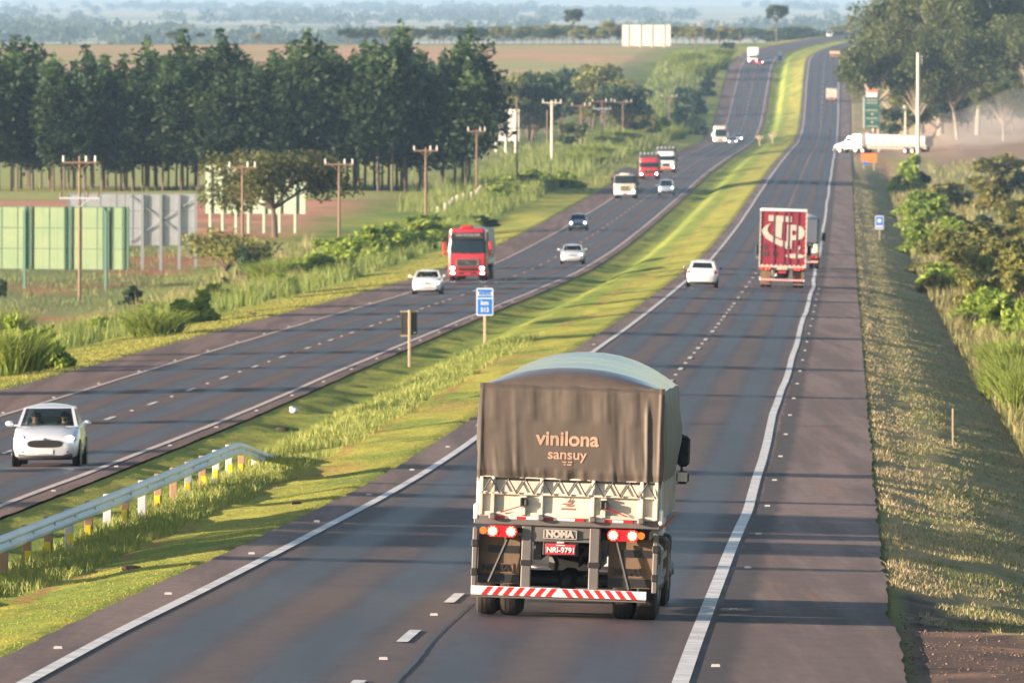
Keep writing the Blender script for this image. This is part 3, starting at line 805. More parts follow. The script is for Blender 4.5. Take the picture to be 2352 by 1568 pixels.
# ---------------------------------------------------------------- trucks
def cab(root, paint, F, w=1.22, zb=.42, zw0=1.55, zw1=2.35, zt=2.75, depth=2.0, rake=.16, lamps=((.92, .72), ), grille=(.70, .75, 1.22), chrome=None, visor=None, mirrors=True, bumper=None, lit=(1, 1), hump=None, msc=1.0):
    """forward control cab: F = y of its front"""
    b = MB().m(paint)
    lv = [(zb, F - .04, w * .97), (zb + .06, F, w), (zw0 - .04, F, w), (zw0, F - .01, w), (zw1, F - rake, w * .965), (zt - .14, F - rake * 1.6, w * .94), (zt - .04, F - rake * 2.6, w * .88), (zt, F - rake * 4.2, w * .74)]
    b.loft([rring(ww, F - depth, yy, .20, z) for z, yy, ww in lv], True, True)
    cb = b.build("cab", root, 35)
    # windscreen follows the rounded front
    n = 5
    def arc(z, yy, ww, out):
        r = rring(ww, F - depth, yy, .20, z); a = r[1:n] + r[n:2 * n - 1]
        return [(x * (1 + out * .3), y + out, z) for x, y, _ in a]
    k0, k1 = .06, .97
    def lerp(a, b_, t): return a + (b_ - a) * t
    A = []
    for t in (k0, .5, k1):
        A.append(arc(lerp(zw0, zw1, t), lerp(F - .01, F - rake, t), lerp(w, w * .965, t), .014))
    wd = MB().m(M_DGLASS).loft(A, closed=False); wsn = wd.build("windscreen", root)
    wp = MB().m(M_BLACK)
    for s in (-1, 1): wp.tube([(s * .15, F + .03, zw0 + .03), (s * .75, F + .02, zw0 + .10)], .014, 5)
    wp.build("wiper", root)
    for s in (1, -1):
        MB().m(M_DGLASS).quad((s * (w + .006), F - .35, zw0 + .05), (s * (w + .006), F - 1.05, zw0 + .05), (s * (w * .965 + .012), F - 1.05, zw1 - .02), (s * (w * .965 + .012), F - .35, zw1 - .02)).build("side_window", root, 0)
    g = MB().m(M_BLACK)
    gw, g0, g1 = grille
    g.box(-gw, gw, F - .05, F + .025, g0, g1, .02)
    gr = g.build("grille", root)
    sl_ = MB().m(chrome or M_STEEL); nsl = max(3, int((g1 - g0) / .09))
    for k in range(nsl): 
        z = g0 + (g1 - g0) * (k + .5) / nsl; sl_.box(-gw * .94, gw * .94, F + .02, F + .04, z - .012, z + .012)
    if chrome:
        sl_.box(-gw, gw, F, F + .05, g1 - .04, g1 + .02, .01); sl_.box(-gw, gw, F, F + .05, g0 - .02, g0 + .03, .01)
        for s in (1, -1): sl_.box(s * gw, s * (gw - .06), F, F + .05, g0, g1, .01)
    sl_.build("grille_bars", gr)
    bm_ = MB().m(bumper or paint); bm_.box(-w * .99, w * .99, F - .25, F + .06, zb - .10, zb + .24, .05); bm_.build("bumper", root)
    MB().m(M_PLATE_R).box(-.2, .2, F + .06, F + .075, zb - .03, zb + .10, .004).build("licence_plate", root)
    for (hx, hz) in lamps:
        for i, s in enumerate((-1, 1)):
            hl = MB().m(M_LENS); hl.box(s * (hx - .17), s * (hx + .17), F - .06, F + .062, hz - .09, hz + .09, .03); ho = hl.build("headlamp", root)
            if lit[i]: MB().m(M_HEAD).ell((s * hx, F + .05, hz), (.12, .05, .08), 12, 8).build("lit_bulb", ho)
    if visor:
        MB().m(visor).box(-w * .92, w * .92, F - rake * 1.5, F + .10 - rake, zw1 - .04, zw1 + .22, .04).build("sun_visor", root)
    if hump:
        MB().m(paint).box(-hump[0], hump[0], F - .95, F - rake * 3.4, zt - .05, zt + hump[1], .08).build("roof_lamp_box", root)
    if mirrors:
        for s in (1, -1):
            mr = MB().m(M_BLACK if mirrors is True else mirrors)
            a_, b2 = w + .12, w + .12 + .24 * msc; zm = zw0 + .22
            mr.box(s * a_, s * b2, F - .32, F - .16, zm, zm + .56 * msc, .05); mr.box(s * a_, s * b2, F - .32, F - .18, zm - .06 - .24 * msc, zm - .06, .05)
            mr.tube([(s * w, F - .25, zm + .6 * msc), (s * (a_ + .08), F - .25, zm + .57 * msc), (s * (a_ + .08), F - .25, zm - .3 * msc), (s * w, F - .3, zm - .34 * msc)], .022, 6)
            mm = mr.build("wing_mirror", root)
            mg = MB().m(M_DGLASS); mg.box(s * (a_ + .025), s * (b2 - .025), F - .335, F - .322, zm + .04, zm + .52 * msc); mg.build("mirror_glass", mm)
            mg = MB().m(M_CHROME); mg.box(s * (a_ + .025), s * (b2 - .025), F - .335, F - .322, zm - .04 - .22 * msc, zm - .08); mg.build("mirror_glass", mm)
    st = MB().m(M_BLACK)
    for s in (1, -1): st.box(s * w * .98, s * (w + .02), F - 1.25, F - .35, zb - .06, zb + .5, .03)
    st.build("step", root)
    return cb

def chassis(root, L, axles, w=1.22, r=.5, z=1.0):
    mb = MB().m(M_STEEL)
    for s in (1, -1): mb.box(s * .38, s * .48, .3, L - .6, z - .28, z - .02)
    for y, _ in axles: mb.cyl((-w + .3, y, r), (w - .3, y, r), .09, n=10)
    for y in np.arange(.6, L - 1, 1.4): mb.box(-.4, .4, y, y + .08, z - .2, z - .08)
    mb.m(M_BLACK).box(-.34, .34, L * .35, L * .75, z - .5, z - .25, .05)
    mb.build("chassis", root)
    for y, d in axles:
        for s in (1, -1): wheel(root, s * (w - (.32 if d else .16)), y, r, .29, d, s)

def tarp_mat(name, col, rough=.45):
    m = mat(name, col, rough, var=.32, scale=1.5, dirt=(col[0] * 1.7, col[1] * 1.6, col[2] * 1.45), dirt_amt=.55, bump=.25, stretch=(3.2, 3.2, .5))
    return m
M_TARP = tarp_mat("brown_tarpaulin", (.095, .073, .057), .32)
M_TARP.node_tree.nodes["Principled BSDF"].inputs["Coat Weight"].default_value = 1.0
M_TARP.node_tree.nodes["Principled BSDF"].inputs["Coat Roughness"].default_value = .18
M_SIDE = tarp_mat("olive_side_tarpaulin", (.075, .080, .072), .6)
M_SHEET = tarp_mat("dusty_rear_tarpaulin", (.085, .068, .055), .62)
M_TARPG = tarp_mat("grey_tarpaulin", (.22, .225, .23), .5)
M_TARPD = tarp_mat("dark_tarpaulin", (.05, .055, .06), .5)

def tarp_body(root, y0, y1, w, z0, z1, arch, material, n=14, bulge=.08, name="tarpaulin", ramp=0.0, side=None):
    """load under a tarpaulin: arched roof, sides that belly out, small folds"""
    mb = MB().m(material)
    rings = []
    ny = max(6, int((y1 - y0) / .45)); yl_ = [y0 + (y1 - y0) * j / ny for j in range(ny + 1)]
    if ramp: yl_ = sorted(yl_ + [y0 + ramp * k / 8 for k in range(1, 9)])
    for y in yl_:
        e = math.sin(math.pi * min(1, max(0, (y - y0) / (y1 - y0))))
        bl = bulge * (.4 + .9 * min(1, e * 1.6)) * (1 + .25 * math.sin(y * 2.7) + .15 * math.sin(y * 6.1))
        R = [(w, y, z0)]
        for k in range(1, 7):
            q = k / 7; R.append((w + bl * math.sin(math.pi * q) + .018 * math.sin(y * 9 + q * 7), y, z0 + (z1 - z0) * q))
        for k in range(n + 1):
            q = k / n; x = w * math.cos(math.pi * q); ar = arch * (1.0 if ramp <= 0 else .08 + .50 * math.sin(math.pi / 2 * min(1.0, (y - y0) / ramp, (y1 - y) / ramp)) ** .7 + .42 * min(1.0, (y - y0) / 6.5))
            R.append((x, y, z1 + ar * (1 - abs(x / w) ** 2.2) * (1 + .05 * math.sin(y * 3.1)) + .008 * math.sin(y * 12)))
        R += [(-x, yy, z) for x, yy, z in R[6:0:-1]] + [(-w, y, z0)]
        rings.append(R)
    mb.loft(rings, True, True)
    o = mb.build(name, root, 55)
    if side is not None:
        o.data.materials.append(side)
        for p_ in o.data.polygons:
            if abs(p_.normal.z) < .5 and abs(p_.normal.x) > .5: p_.material_index = 1
    return o

def rear_gear(root, w=1.2, z=1.18, plate=True, lit=True):
    rb = MB().m(M_STEEL); rb.box(-w, w, -.02, .12, z, z + .18, .02); rb.build("rear_beam", root)
    bp_ = MB().m(M_RWW); bp_.box(-w * .97, w * .97, -.03, .06, .40, .54, .01); ob = bp_.build("bumper", root)
    st_ = MB().m(M_RWS)
    for s in (1, -1):
        for k in range(10):
            x = s * (.06 + k * w * .97 / 10); st_.prism([(x, .402), (x + s * .055, .402), (x + s * .055 - s * .08, .538), (x - s * .08, .538)] if True else [], 'y', -.036, -.03)
    st_.build("bumper_stripes", ob)
    for s in (1, -1):
        tl = MB().m(M_REDL).box(s * (w * .55), s * (w * .97), -.08, .02, z - .16, z, .02); to = tl.build("tail_lamp", root)
        MB().m(M_RED_ON if lit else M_REDL).cyl((s * w * .68, -.10, z - .08), (s * w * .68, -.07, z - .08), .06, n=14).build("lit_lens", to)
        MB().m(M_AMBER).cyl((s * w * .88, -.10, z - .08), (s * w * .88, -.07, z - .08), .06, n=14).build("amber_lens", to)
        MB().m(M_BLACK).box(s * w * .55, s * w * .98, .15, .2, .45, z - .1).build("mudflap", root)
        MB().m(M_STEEL).box(s * .42, s * .5, 0, .1, .42, z).build("underrun_post", root)
    if plate: MB().m(M_PLATE_R).box(-.2, .2, -.045, -.03, z - .22, z - .08, .004).build("licence_plate", root)

# --- big red truck with grey tarp trailer, oncoming
fh = thing("cargo_truck", "big red truck with black visor pulling a grey tarped trailer, coming nearer", "truck", "trucks on the highway")
L = 17.0
cab(fh, M_REDP, L, 1.24, .42, 1.72, 2.62, 3.38, 2.3, .13, ((.95, .82), (.95, .50)), (.72, .95, 1.38), M_CHROME, None, M_REDP, None, (1, 1), (.42, .18))
vz = MB().m(M_BLACK).box(-1.10, 1.10, L - .42, L - .02, 2.60, 3.10, .06); vo = vz.build("roof_visor", fh)
let = MB().m(mat("pale_lettering", (.45, .47, .48), .5)); rr_ = random.Random(3); x = -.80
while x < .78:
    q = .055 + rr_.random() * .03; let.box(x, x + .022, L - .024, L - .012, 2.86, 3.02); let.box(x, x + q, L - .024, L - .012, 2.99, 3.02)
    if rr_.random() < .7: let.box(x + q - .02, x + q, L - .024, L - .012, 2.86, 3.0)
    if rr_.random() < .7: let.box(x, x + q, L - .024, L - .012, 2.86, 2.885)
    x += q + .045
let.build("faded_lettering", vo)
g2 = MB().m(M_BLACK)
for z0_, z1_ in ((.66, .84), (.42, .58)): g2.box(-.60, .60, L - .03, L + .068, z0_, z1_, .02)
g2.build("lower_grille", fh)
eb = MB().m(M_CHROME); eb.prism([(-.30, 1.10), (-.26, 1.06), (.30, 1.24), (.26, 1.28)], 'y', L + .045, L + .055)
eb.loft([[(.085 * math.cos(a) * q, L + yy, 1.17 + .085 * math.sin(a) * q) for a in [2 * math.pi * k / 18 for k in range(18)]] for q, yy in ((1, .05), (1, .07), (.7, .07), (.7, .05))])
eb.build("badge", fh)
tarp_body(fh, 0, 14.2, 1.25, 1.25, 3.25, .15, M_TARPG)
sb = MB().m(M_CREAM)
for s in (1, -1): sb.box(s * 1.22, s * 1.27, .1, 14.1, 1.05, 1.75)
sb.build("side_board", fh)
chassis(fh, L, [(1.2, True), (2.5, True), (3.8, True), (12.4, True), (13.6, True), (15.7, False)])
rear_gear(fh)
lane(fh, -15.2, 804, True, L)

# --- white tarp truck, red flat-nosed truck, white truck behind, all oncoming
wt = thing("cargo_truck", "white truck with a dark arched tarpaulin on the outer oncoming lane", "truck", "trucks on the highway")
L = 11.0
cab(wt, M_CREAM, L, 1.20, .55, 1.62, 2.32, 2.62, 1.9, .12, ((.90, .82),), (.55, .80, 1.45), M_CREAM, M_BLACK, True, M_WHITEP)
MB().m(M_WHITEP).box(-.55, .55, L - 1.2, L - .3, 2.6, 2.78, .07).build("roof_deflector", wt)
tarp_body(wt, 0, 8.9, 1.28, 1.2, 2.85, .50, M_TARPD)
chassis(wt, L, [(1.2, True), (2.5, True), (9.6, False)]); rear_gear(wt)
lane(wt, -15.0, 1362, True, L)
mbz = thing("cargo_truck", "red flat-nosed truck with a dark load behind the white tarp truck", "truck", "trucks on the highway")
L = 10.0
cab(mbz, M_REDP, L, 1.20, .55, 1.50, 2.15, 2.72, 1.8, .12, ((.92, .72),), (.62, .62, 1.15), None, None, True, M_REDP)
ldm = MB().m(M_TARPD).box(-1.25, 1.25, 0, 8.0, 1.1, 3.15, .12); ldm.build("load_body", mbz)
for k in range(5): 
    q = MB().m(M_TARPG); q.ell((-.95 + k * .48, 7.6, 3.2), (.2, .4, .22)); q.build("roped_bale", mbz)
MB().m(M_CHROME).cyl((0, L + .03, 1.1), (0, L + .05, 1.1), .13, n=16).build("badge", mbz)
chassis(mbz, L, [(1.2, True), (2.4, True), (8.8, False)]); rear_gear(mbz)
lane(mbz, -15.5, 1558, True, L)
w2 = thing("cargo_truck", "white truck with an orange bumper and dark cargo, partly behind the red flat-nosed truck", "truck", "trucks on the highway")
M_ORB = mat("orange_paint", (.50, .17, .09), .5)
cab(w2, M_WHITEP, L, 1.20, .55, 1.62, 2.30, 2.85, 1.8, .12, ((.90, .80),), (.5, .85, 1.3), None, None, True, M_ORB)
MB().m(M_TARPD).box(-1.27, 1.27, 0, 8.0, 1.1, 3.25, .12).build("load_body", w2)
for k in range(5):
    q = MB().m(M_TARPG); q.ell((-1.0 + k * .5, 7.6, 3.3), (.2, .4, .22)); q.build("roped_bale", w2)
chassis(w2, L, [(1.2, True), (2.4, True), (8.8, False)]); rear_gear(w2)
lane(w2, -14.6, 1642, True, L)
bus = thing("tour_bus", "pale tall bus with a dark windscreen coming through the dip", "bus")
L = 12.5
cab(bus, M_CREAM, L, 1.27, .40, 1.25, 2.75, 3.35, 12.4, .22, ((1.0, .75),), (.6, .62, .80), None, None, M_CREAM, M_CREAM)
chassis(bus, L, [(2.2, True), (3.5, True), (10.0, False)], 1.24)
lane(bus, -14.9, 2366, True, L)
bx = thing("box_truck", "white tall box truck with lit headlamps reaching the crest, oncoming", "truck", "trucks on the highway")
L = 9.5
cab(bx, M_WHITEP, L, 1.2, .5, 1.45, 2.05, 2.5, 1.8, .12, ((.92, .75),), (.6, .7, 1.1), None, None, True, M_REDP)
MB().m(M_WHITEP).box(-1.3, 1.3, 0, 7.6, 1.0, 3.95, .05).build("cargo_box", bx)
chassis(bx, L, [(1.6, True), (8.2, False)]); rear_gear(bx)
lane(bx, -14.0, 3050, True, L)

# --- going away on the right carriageway: small van, tan truck, motorcycle
vn = thing("box_van", "small white box van alone in the right lane down in the dip", "van")
L = 6.0
cab(vn, M_WHITEP, L, 1.0, .4, 1.15, 1.75, 2.1, 1.8, .2, ((.8, .7),), (.5, .6, .85), None, None, True, None, (0, 0))
vb = MB().m(M_CREAM); vb.box(-1.18, 1.18, 0, 4.3, .72, 2.75, .05); vb.build("cargo_box", vn)
vb = MB().m(M_STEEL); vb.box(-.012, .012, -.02, 0, .76, 2.7); vb.box(-1.17, 1.17, -.03, 0, 1.55, 1.62); vb.build("door_seam", vn)
chassis(vn, L, [(1.0, False), (4.9, False)], 1.1, .4, .85); rear_gear(vn, 1.1, .7, True, False)
lane(vn, 5.7, 2746, False)
tn = thing("cargo_truck", "dark arched truck with a tan tailgate climbing over the crest", "truck", "trucks on the highway")
L = 9.0
cab(tn, M_CREAM, L, 1.2, .5, 1.5, 2.1, 2.5, 1.8, .12, ((.9, .7),), (.6, .7, 1.1), None, None, True, None, (0, 0))
tarp_body(tn, 0, 7, 1.25, 1.75, 2.7, .35, M_TARPD)
MB().m(mat("tan_paint", (.55, .40, .24), .5)).box(-1.25, 1.25, -.02, 7, 1.05, 1.78, .03).build("tailgate", tn)
chassis(tn, L, [(1.6, True), (7.8, False)]); rear_gear(tn, 1.2, .9, True, False)
lane(tn, 5.8, 3075, False)
lane(car("suv_car", "pale car beyond the tan truck at the edge of the big trees", M_WHITEP, 'suv', (0, 0), 1.9, 4.6, 1.9, clear=False), 8.6, 3260, False)
mo = thing("motorcycle", "dark motorcycle far down the right carriageway", "motorcycle")
for y in (-.62, .62): wheel(mo, 0, y, .31, .11)
fb = MB().m(M_BLACK); fb.ell((0, .15, .82), (.16, .30, .14)); fb.box(-.12, .12, -.6, .0, .70, .80, .04); fb.box(-.16, .16, -.2, .3, .3, .62, .06); fb.build("frame", mo)
hb = MB().m(M_STEEL); hb.tube([(-.36, .35, 1.02), (0, .45, 1.0), (.36, .35, 1.02)], .02, 6); hb.tube([(0, .45, 1.0), (0, .62, .32)], .035, 6); hb.build("handlebar", mo)
lane(mo, 5.6, 2500, False)
rd = make_person("person", "motorcyclist in dark clothes riding the motorcycle far down the right carriageway", M_SHIRT2); seat(rd, mo, 0, -.28, .78)
# ---------------------------------------------------------------- the near truck with the brown tarpaulin
t1 = thing("grain_truck", "near truck seen from behind, brown tarpaulin over a cream tailgate, tail lamps lit", "truck", "trucks on the highway")
L = 11.2; TW = 1.24
tarp_body(t1, .06, 9.3, TW, 1.80, 3.13, .42, M_TARP, 18, .06, ramp=.45, side=M_SIDE)
# rear sheet hanging over the load, with folds
nx, nz_ = 160, 60
gx = np.linspace(-1.262, 1.255, nx)[None, :] * np.ones((nz_, 1)); gz = np.linspace(1.87, 3.16, nz_)[:, None] * np.ones((1, nx))
ctr = sst(-np.abs(gx + .05), -.70, -.50) * sst(gz, 1.98, 2.06) * sst(-gz, -2.72, -2.60)     # flat where the print is
fold = .036 * (fbm(gx * 5.0 + .3 * gz, gz * .7, 5, 3) - .5) * (1 + 1.0 * sst(-gz, -2.5, -1.9))
fold += .030 * (fbm(gx * 11 + gz * 1.5, gz * .9 + gx * 2, 9, 2) - .5) * sst(-gz, -2.5, -1.95)
fold += .018 * (fbm(gx * 2.2 - gz * 1.8, gz * 2.0, 15, 3) - .5)
fold = fold * (1 - ctr)
fold += -.032 * np.exp(-((gx - 1.02 - .03 * (3.1 - gz)) / .03) ** 2) * sst(-gz, -3.1, -2.7) - .020 * np.exp(-((gx - 1.21) / .022) ** 2) - .012 * np.exp(-((gx + 1.225) / .02) ** 2)
yy_ = -.03 + fold - .03 * sst(gz, 1.87, 2.0) * sst(-gz, -3.05, -2.7)
yy_ = yy_ + .10 * sst(gz, 3.08, 3.16); zz_ = gz
V = np.stack([gx, yy_, zz_], -1).reshape(-1, 3)
rs_ = npmesh("rear_sheet", V, grid_faces(nz_, nx), M_SHEET, parent=t1, smooth=True)
rs_["label"] = "brown rear sheet with pale lettering"
hem = MB().m(M_BLACK).tube([(-1.22, -.055, 1.875), (0, -.05, 1.865), (1.21, -.055, 1.87)], .014, 6); hem.build("hem_rope", rs_)
M_LET = mat("faded_print", (.46, .30, .21), .6, var=.2, scale=9, dirt=(.2, .14, .1), dirt_amt=.4)
def sheet_y(x, z):
    i = int(np.clip(round((x + 1.262) / 2.517 * (nx - 1)), 0, nx - 1)); j = int(np.clip(round((z - 1.87) / 1.29 * (nz_ - 1)), 0, nz_ - 1)); return float(yy_[max(0, j - 2):j + 3, max(0, i - 2):i + 3].min())
def put_text(s, h, x, z, y, material, parent, width, bold=.012, name="lettering", on_sheet=False):
    mb = text_mb(s, h, material, .003 if on_sheet else .006, bold, 1.0, width)
    ylet = min(sheet_y(x + (k / 10 - 1) * width / 2, z + dz) for k in range(21) for dz in (-.08, 0, .08)) - .003
    mb.v = [(p[0] + x, p[1] + (y if not on_sheet else ylet), p[2] + z) for p in mb.v]
    return mb.build(name, parent, 0)
put_text("vinilona", .27, -.05, 2.43, -.112, M_LET, rs_, .86, .007, on_sheet=True)
put_text("sansuy", .19, -.04, 2.22, -.112, M_LET, rs_, .53, .003, on_sheet=True)
sm = MB().m(M_LET)
for k, (a, b_) in enumerate(((-.07, -.01), (.01, .07), (-.05, -.02), (-.005, .06))): sm.box(a - .04, b_ - .04, sheet_y(-.04, 2.1) - .010, sheet_y(-.04, 2.1) - .003, 2.115 - .035 * (k // 2), 2.130 - .035 * (k // 2))
sm.build("fine_print", rs_)
# tailgate
tg = MB().m(M_CREAM); tg.box(-1.22, 1.22, -.03, .05, 1.36, 1.90, .01); tgo = tg.build("tailgate", t1)
for x in (-1.19, -1.03, -.37, .33, .99, 1.19):
    MB().m(M_CREAM).box(x - .024, x + .024, -.085, -.028, 1.37, 1.89, .008).build("rib", tgo)
MB().m(M_CREAM).box(-1.20, 1.20, -.085, -.028, 1.655, 1.69, .008).build("rail", tgo)
MB().m(M_CREAM).box(-1.22, 1.22, -.07, -.028, 1.36, 1.42, .008).build("sill", tgo)
rp_ = MB().m(M_BLACK); x = -1.18; k = 0
while x < 1.15:
    nx_ = x + .118; a, b_ = (1.67, 1.87) if k % 2 == 0 else (1.87, 1.67)
    rp_.tube([(x, -.11, a), (nx_, -.11, b_)], .009, 5); x = nx_; k += 1
rp_.build("lacing_rope", t1)
for x in (-.60, .49):
    lt = MB().m(M_BLACK); lt.box(x - .06, x - .02, -.14, -.03, 1.50, 1.62, .01); lt.box(x + .005, x + .05, -.16, -.03, 1.51, 1.60, .01); lt.m(M_CREAM).box(x - .05, x + .02, -.10, -.03, 1.38, 1.49, .01); lt.box(x - .05, x + .03, -.13, -.03, 1.62, 1.65, .006)
    lt.build("latch", tgo)
    hz = MB().m(M_REDL); s = -1 if x < 0 else 1
    hz.tube([(x, -.12, 1.52), (x + s * .15, -.11, 1.47), (x + s * .32, -.10, 1.41)], .008, 5); hz.build("latch_cord", tgo)
for x in (-1.03, -.37, .33, .99):
    MB().m(M_STEEL).box(x - .05, x + .05, -.14, -.06, 1.31, 1.40, .02).build("hinge", tgo)
em = MB().m(mat("emblem_print", (.30, .13, .09), .6))
def curve_blade(pts, w):
    for (x0, z0), (x1, z1), a, b_ in zip(pts, pts[1:], w, w[1:]):
        em.prism([(x0, z0 - a), (x1, z1 - b_), (x1, z1 + b_), (x0, z0 + a)], 'y', -.036, -.0305)
curve_blade([(-.10, 1.545), (-.06, 1.555), (-.01, 1.55), (.04, 1.56), (.06, 1.585)], [.003, .010, .014, .011, .003])
curve_blade([(-.05, 1.53), (0, 1.525), (.05, 1.53), (.075, 1.55)], [.003, .009, .010, .002])
for dx, h in ((0, .07), (.03, .055), (.055, .035)): em.prism([(dx - .03, 1.575), (dx, 1.575), (dx + .03, 1.575 + h), (dx + .012, 1.58 + h * .6)], 'y', -.036, -.0305)
for k in range(5): em.box(-.10 + k * .04, -.07 + k * .04, -.036, -.0305, 1.475, 1.50)
em.build("bird_emblem", tgo)
sd = MB().m(M_CREAM)
for s in (1, -1):
    sd.box(s * 1.20, s * 1.25, .06, 9.3, 1.36, 1.90, .01)
    for y in np.arange(.4, 9.3, .9): sd.box(s * 1.25, s * 1.275, y, y + .05, 1.38, 1.88)
sdo = sd.build("side_boards", t1)
for s in (1, -1):
    MB().m(M_WHITEP).box(s * 1.22, s * 1.29, -.06, .06, 1.30, 1.52, .02).build("corner_post", t1)
mk = MB().m(M_AMBER)
for y in np.arange(.6, 9, 1.15): mk.box(1.255, 1.275, y, y + .1, 1.24, 1.29)
mk.build("side_marker", t1)
# rear frame
bm2 = MB().m(M_STEEL); bm2.box(-1.28, 1.25, -.05, .10, 1.245, 1.385, .012); bmo = bm2.build("rear_beam", t1)
cols = ((-1.0, -.86, 1), (-.86, -.70, 0), (-.70, -.57, 1), (-.57, -.42, 0), (-.33, -.20, 1), (-.20, .09, 0), (.09, .22, 1), (.31, .49, 0), (.49, .60, 1), (.60, .75, 0), (.75, .88, 1))
for a, b_, c in cols:
    MB().m(M_RWS if c else M_RWW).box(a, b_, -.058, -.048, 1.325, 1.375).build("reflector", bmo)
ct = MB().m(M_STEEL); ct.box(-.62, .45, .0, .08, 1.03, 1.243, .01); ct.build("cross_member", t1)
npl = MB().m(M_STEEL).box(-.33, .13, -.03, .0, 1.07, 1.205, .01); npo = npl.build("maker_plate", t1)
M_PALE = mat("plate_relief", (.42, .38, .34), .5)
fr_ = MB().m(M_PALE)
for a in ((-.325, .125, 1.075, 1.085), (-.325, .125, 1.19, 1.20), (-.325, -.315, 1.075, 1.20), (.115, .125, 1.075, 1.20)): fr_.box(a[0], a[1], -.036, -.030, a[2], a[3])
fr_.build("plate_rim", npo)
put_text("NOMA", .12, -.10, 1.137, -.036, M_PALE, npo, .38, .008)
tn_ = MB().m(M_BLACK)
for k in range(4): tn_.box(.20 + k * .028, .22 + k * .028, -.006, 0, 1.075, 1.095)
tn_.build("small_badge", t1)
lp = MB().m(M_PLATE_R).box(-.295, .115, -.06, -.045, .865, 1.01, .006); lpo = lp.build("licence_plate", t1)
put_text("NRI-9791", .105, -.09, .925, -.064, M_PLATE_W, lpo, .37, .0015)
bx_ = MB().m(M_PLATE_W).box(-.15, -.03, -.064, -.06, .988, .997); bx_.build("plate_header", lpo)
pf = MB().m(M_BLACK); pf.box(-.33, .15, -.045, -.02, .85, 1.035, .008); pf.build("plate_holder", t1)
MB().m(M_LENS).box(-.14, -.04, -.08, -.02, 1.02, 1.04, .005).build("plate_lamp", t1)
def lampset(x0, x1, discs, amb):
    b = MB().m(M_REDL); r = .078; zc_ = 1.155
    poly = [(x1 - r + r * math.cos(a), zc_ + r * math.sin(a)) for a in [math.radians(-90 + 18 * k) for k in range(11)]] + [(x0 + r + r * math.cos(a), zc_ + r * math.sin(a)) for a in [math.radians(90 + 18 * k) for k in range(11)]]
    b.prism(poly, 'y', -.10, -.03); o = b.build("tail_lamp", t1)
    for d in discs:
        e = MB().m(M_RED_ON)
        pl_ = [(d + (.072 + .006 * math.cos(10 * a)) * math.cos(a), zc_ + (.072 + .006 * math.cos(10 * a)) * math.sin(a)) for a in [2 * math.pi * k / 60 for k in range(60)]]
        e.prism(pl_, 'y', -.112, -.10); e.build("lit_lens", o)
        e = MB().m(M_CORE)
        for k in range(10):
            a = 2 * math.pi * k / 10; e.cyl((d + .043 * math.cos(a), -.118, zc_ + .043 * math.sin(a)), (d + .043 * math.cos(a), -.11, zc_ + .043 * math.sin(a)), .013, n=8)
        e.cyl((d, -.118, zc_), (d, -.11, zc_), .018, n=10)
        e.build("lamp_core", o)
    MB().m(M_AMBER).cyl((amb, -.11, zc_ + .005), (amb, -.03, zc_ + .005), .05, n=18).build("amber_lens", o)
lampset(-1.10, -.68, (-1.02, -.77), -1.145)
lampset(.54, .98, (.62, .88), 1.0)
for s, a, b_ in ((-1, -.62, -.485), (1, .30, .44)):
    p_ = MB().m(M_STEEL); p_.box(a, b_, -.02, .10, .40, 1.243, .012); po = p_.build("underrun_post", t1)
    MB().m(M_BLACK).box(a - .012, b_ + .012, -.035, .11, .70, .775, .006).build("clamp", po)
M_FLAP = mat("dusty_rubber_flap", (.20, .125, .07), .8, var=.3, scale=3, dirt=(.06, .045, .035), dirt_amt=.6, stretch=(3, 1, .6))
for a, b_ in ((-1.21, -.645), (.56, 1.16)):
    fl_ = MB().m(M_FLAP).box(a, b_, .13, .15, .44, 1.10); fo = fl_.build("mudflap", t1)
    q = MB().m(M_BLACK)
    q.box(a, b_, .118, .13, .455, .57); q.box(a + .13, b_, .118, .13, .86, .96); q.build("flap_strap", fo)
    c = (a + b_) / 2 - .03
    q = MB().m(M_FLAP)
    for e in ((c - .23, c + .23, .585, .598), (c - .23, c + .23, .703, .716), (c - .23, c - .217, .585, .716), (c + .217, c + .23, .585, .716)): q.box(e[0], e[1], .115, .131, e[2], e[3])
    q.build("flap_rim", fo)
    put_text("NOMA", .12, c, .652, .118, M_BLACK, fo, .38, .006)
for s, q in ((-1, ((-.80, 1.08), (-1.05, .46))), (1, ((.68, 1.06), (.86, .42)))):
    MB().m(M_BLACK).tube([(q[0][0], .02, q[0][1]), (q[1][0], -.02, q[1][1])], .026, 8).build("brace", t1)
for s in (-1.255, 1.2):
    v_ = MB().m(M_STEEL); v_.box(s - .035, s + .035, -.02, .16, .38, 1.2, .012); vo_ = v_.build("side_strut", t1)
    for z in (.54, .93): MB().m(M_BLACK).box(s - .045, s + .045, -.035, .17, z, z + .10, .01).build("clamp", vo_)
bp2 = MB().m(M_RWW).box(-1.285, 1.10, -.06, .02, .285, .405, .008); bpo = bp2.build("bumper", t1)
stp = MB().m(M_RWS); cx_ = -.09
for k in range(8):
    for s in (1, -1):
        x = cx_ + s * (.03 + k * .145); w_ = .07
        if abs(x + s * (w_ + .09) - cx_) > 1.19: continue
        stp.prism([(x + s * .09, .289), (x + s * (.09 + w_), .289), (x + s * w_, .401), (x, .401)], 'y', -.066, -.06)
stp.build("bumper_stripes", bpo)
bd_ = MB().m(M_STEEL); bd_.box(-1.28, 1.09, -.03, .03, .255, .284); bd_.build("bumper_lip", t1)
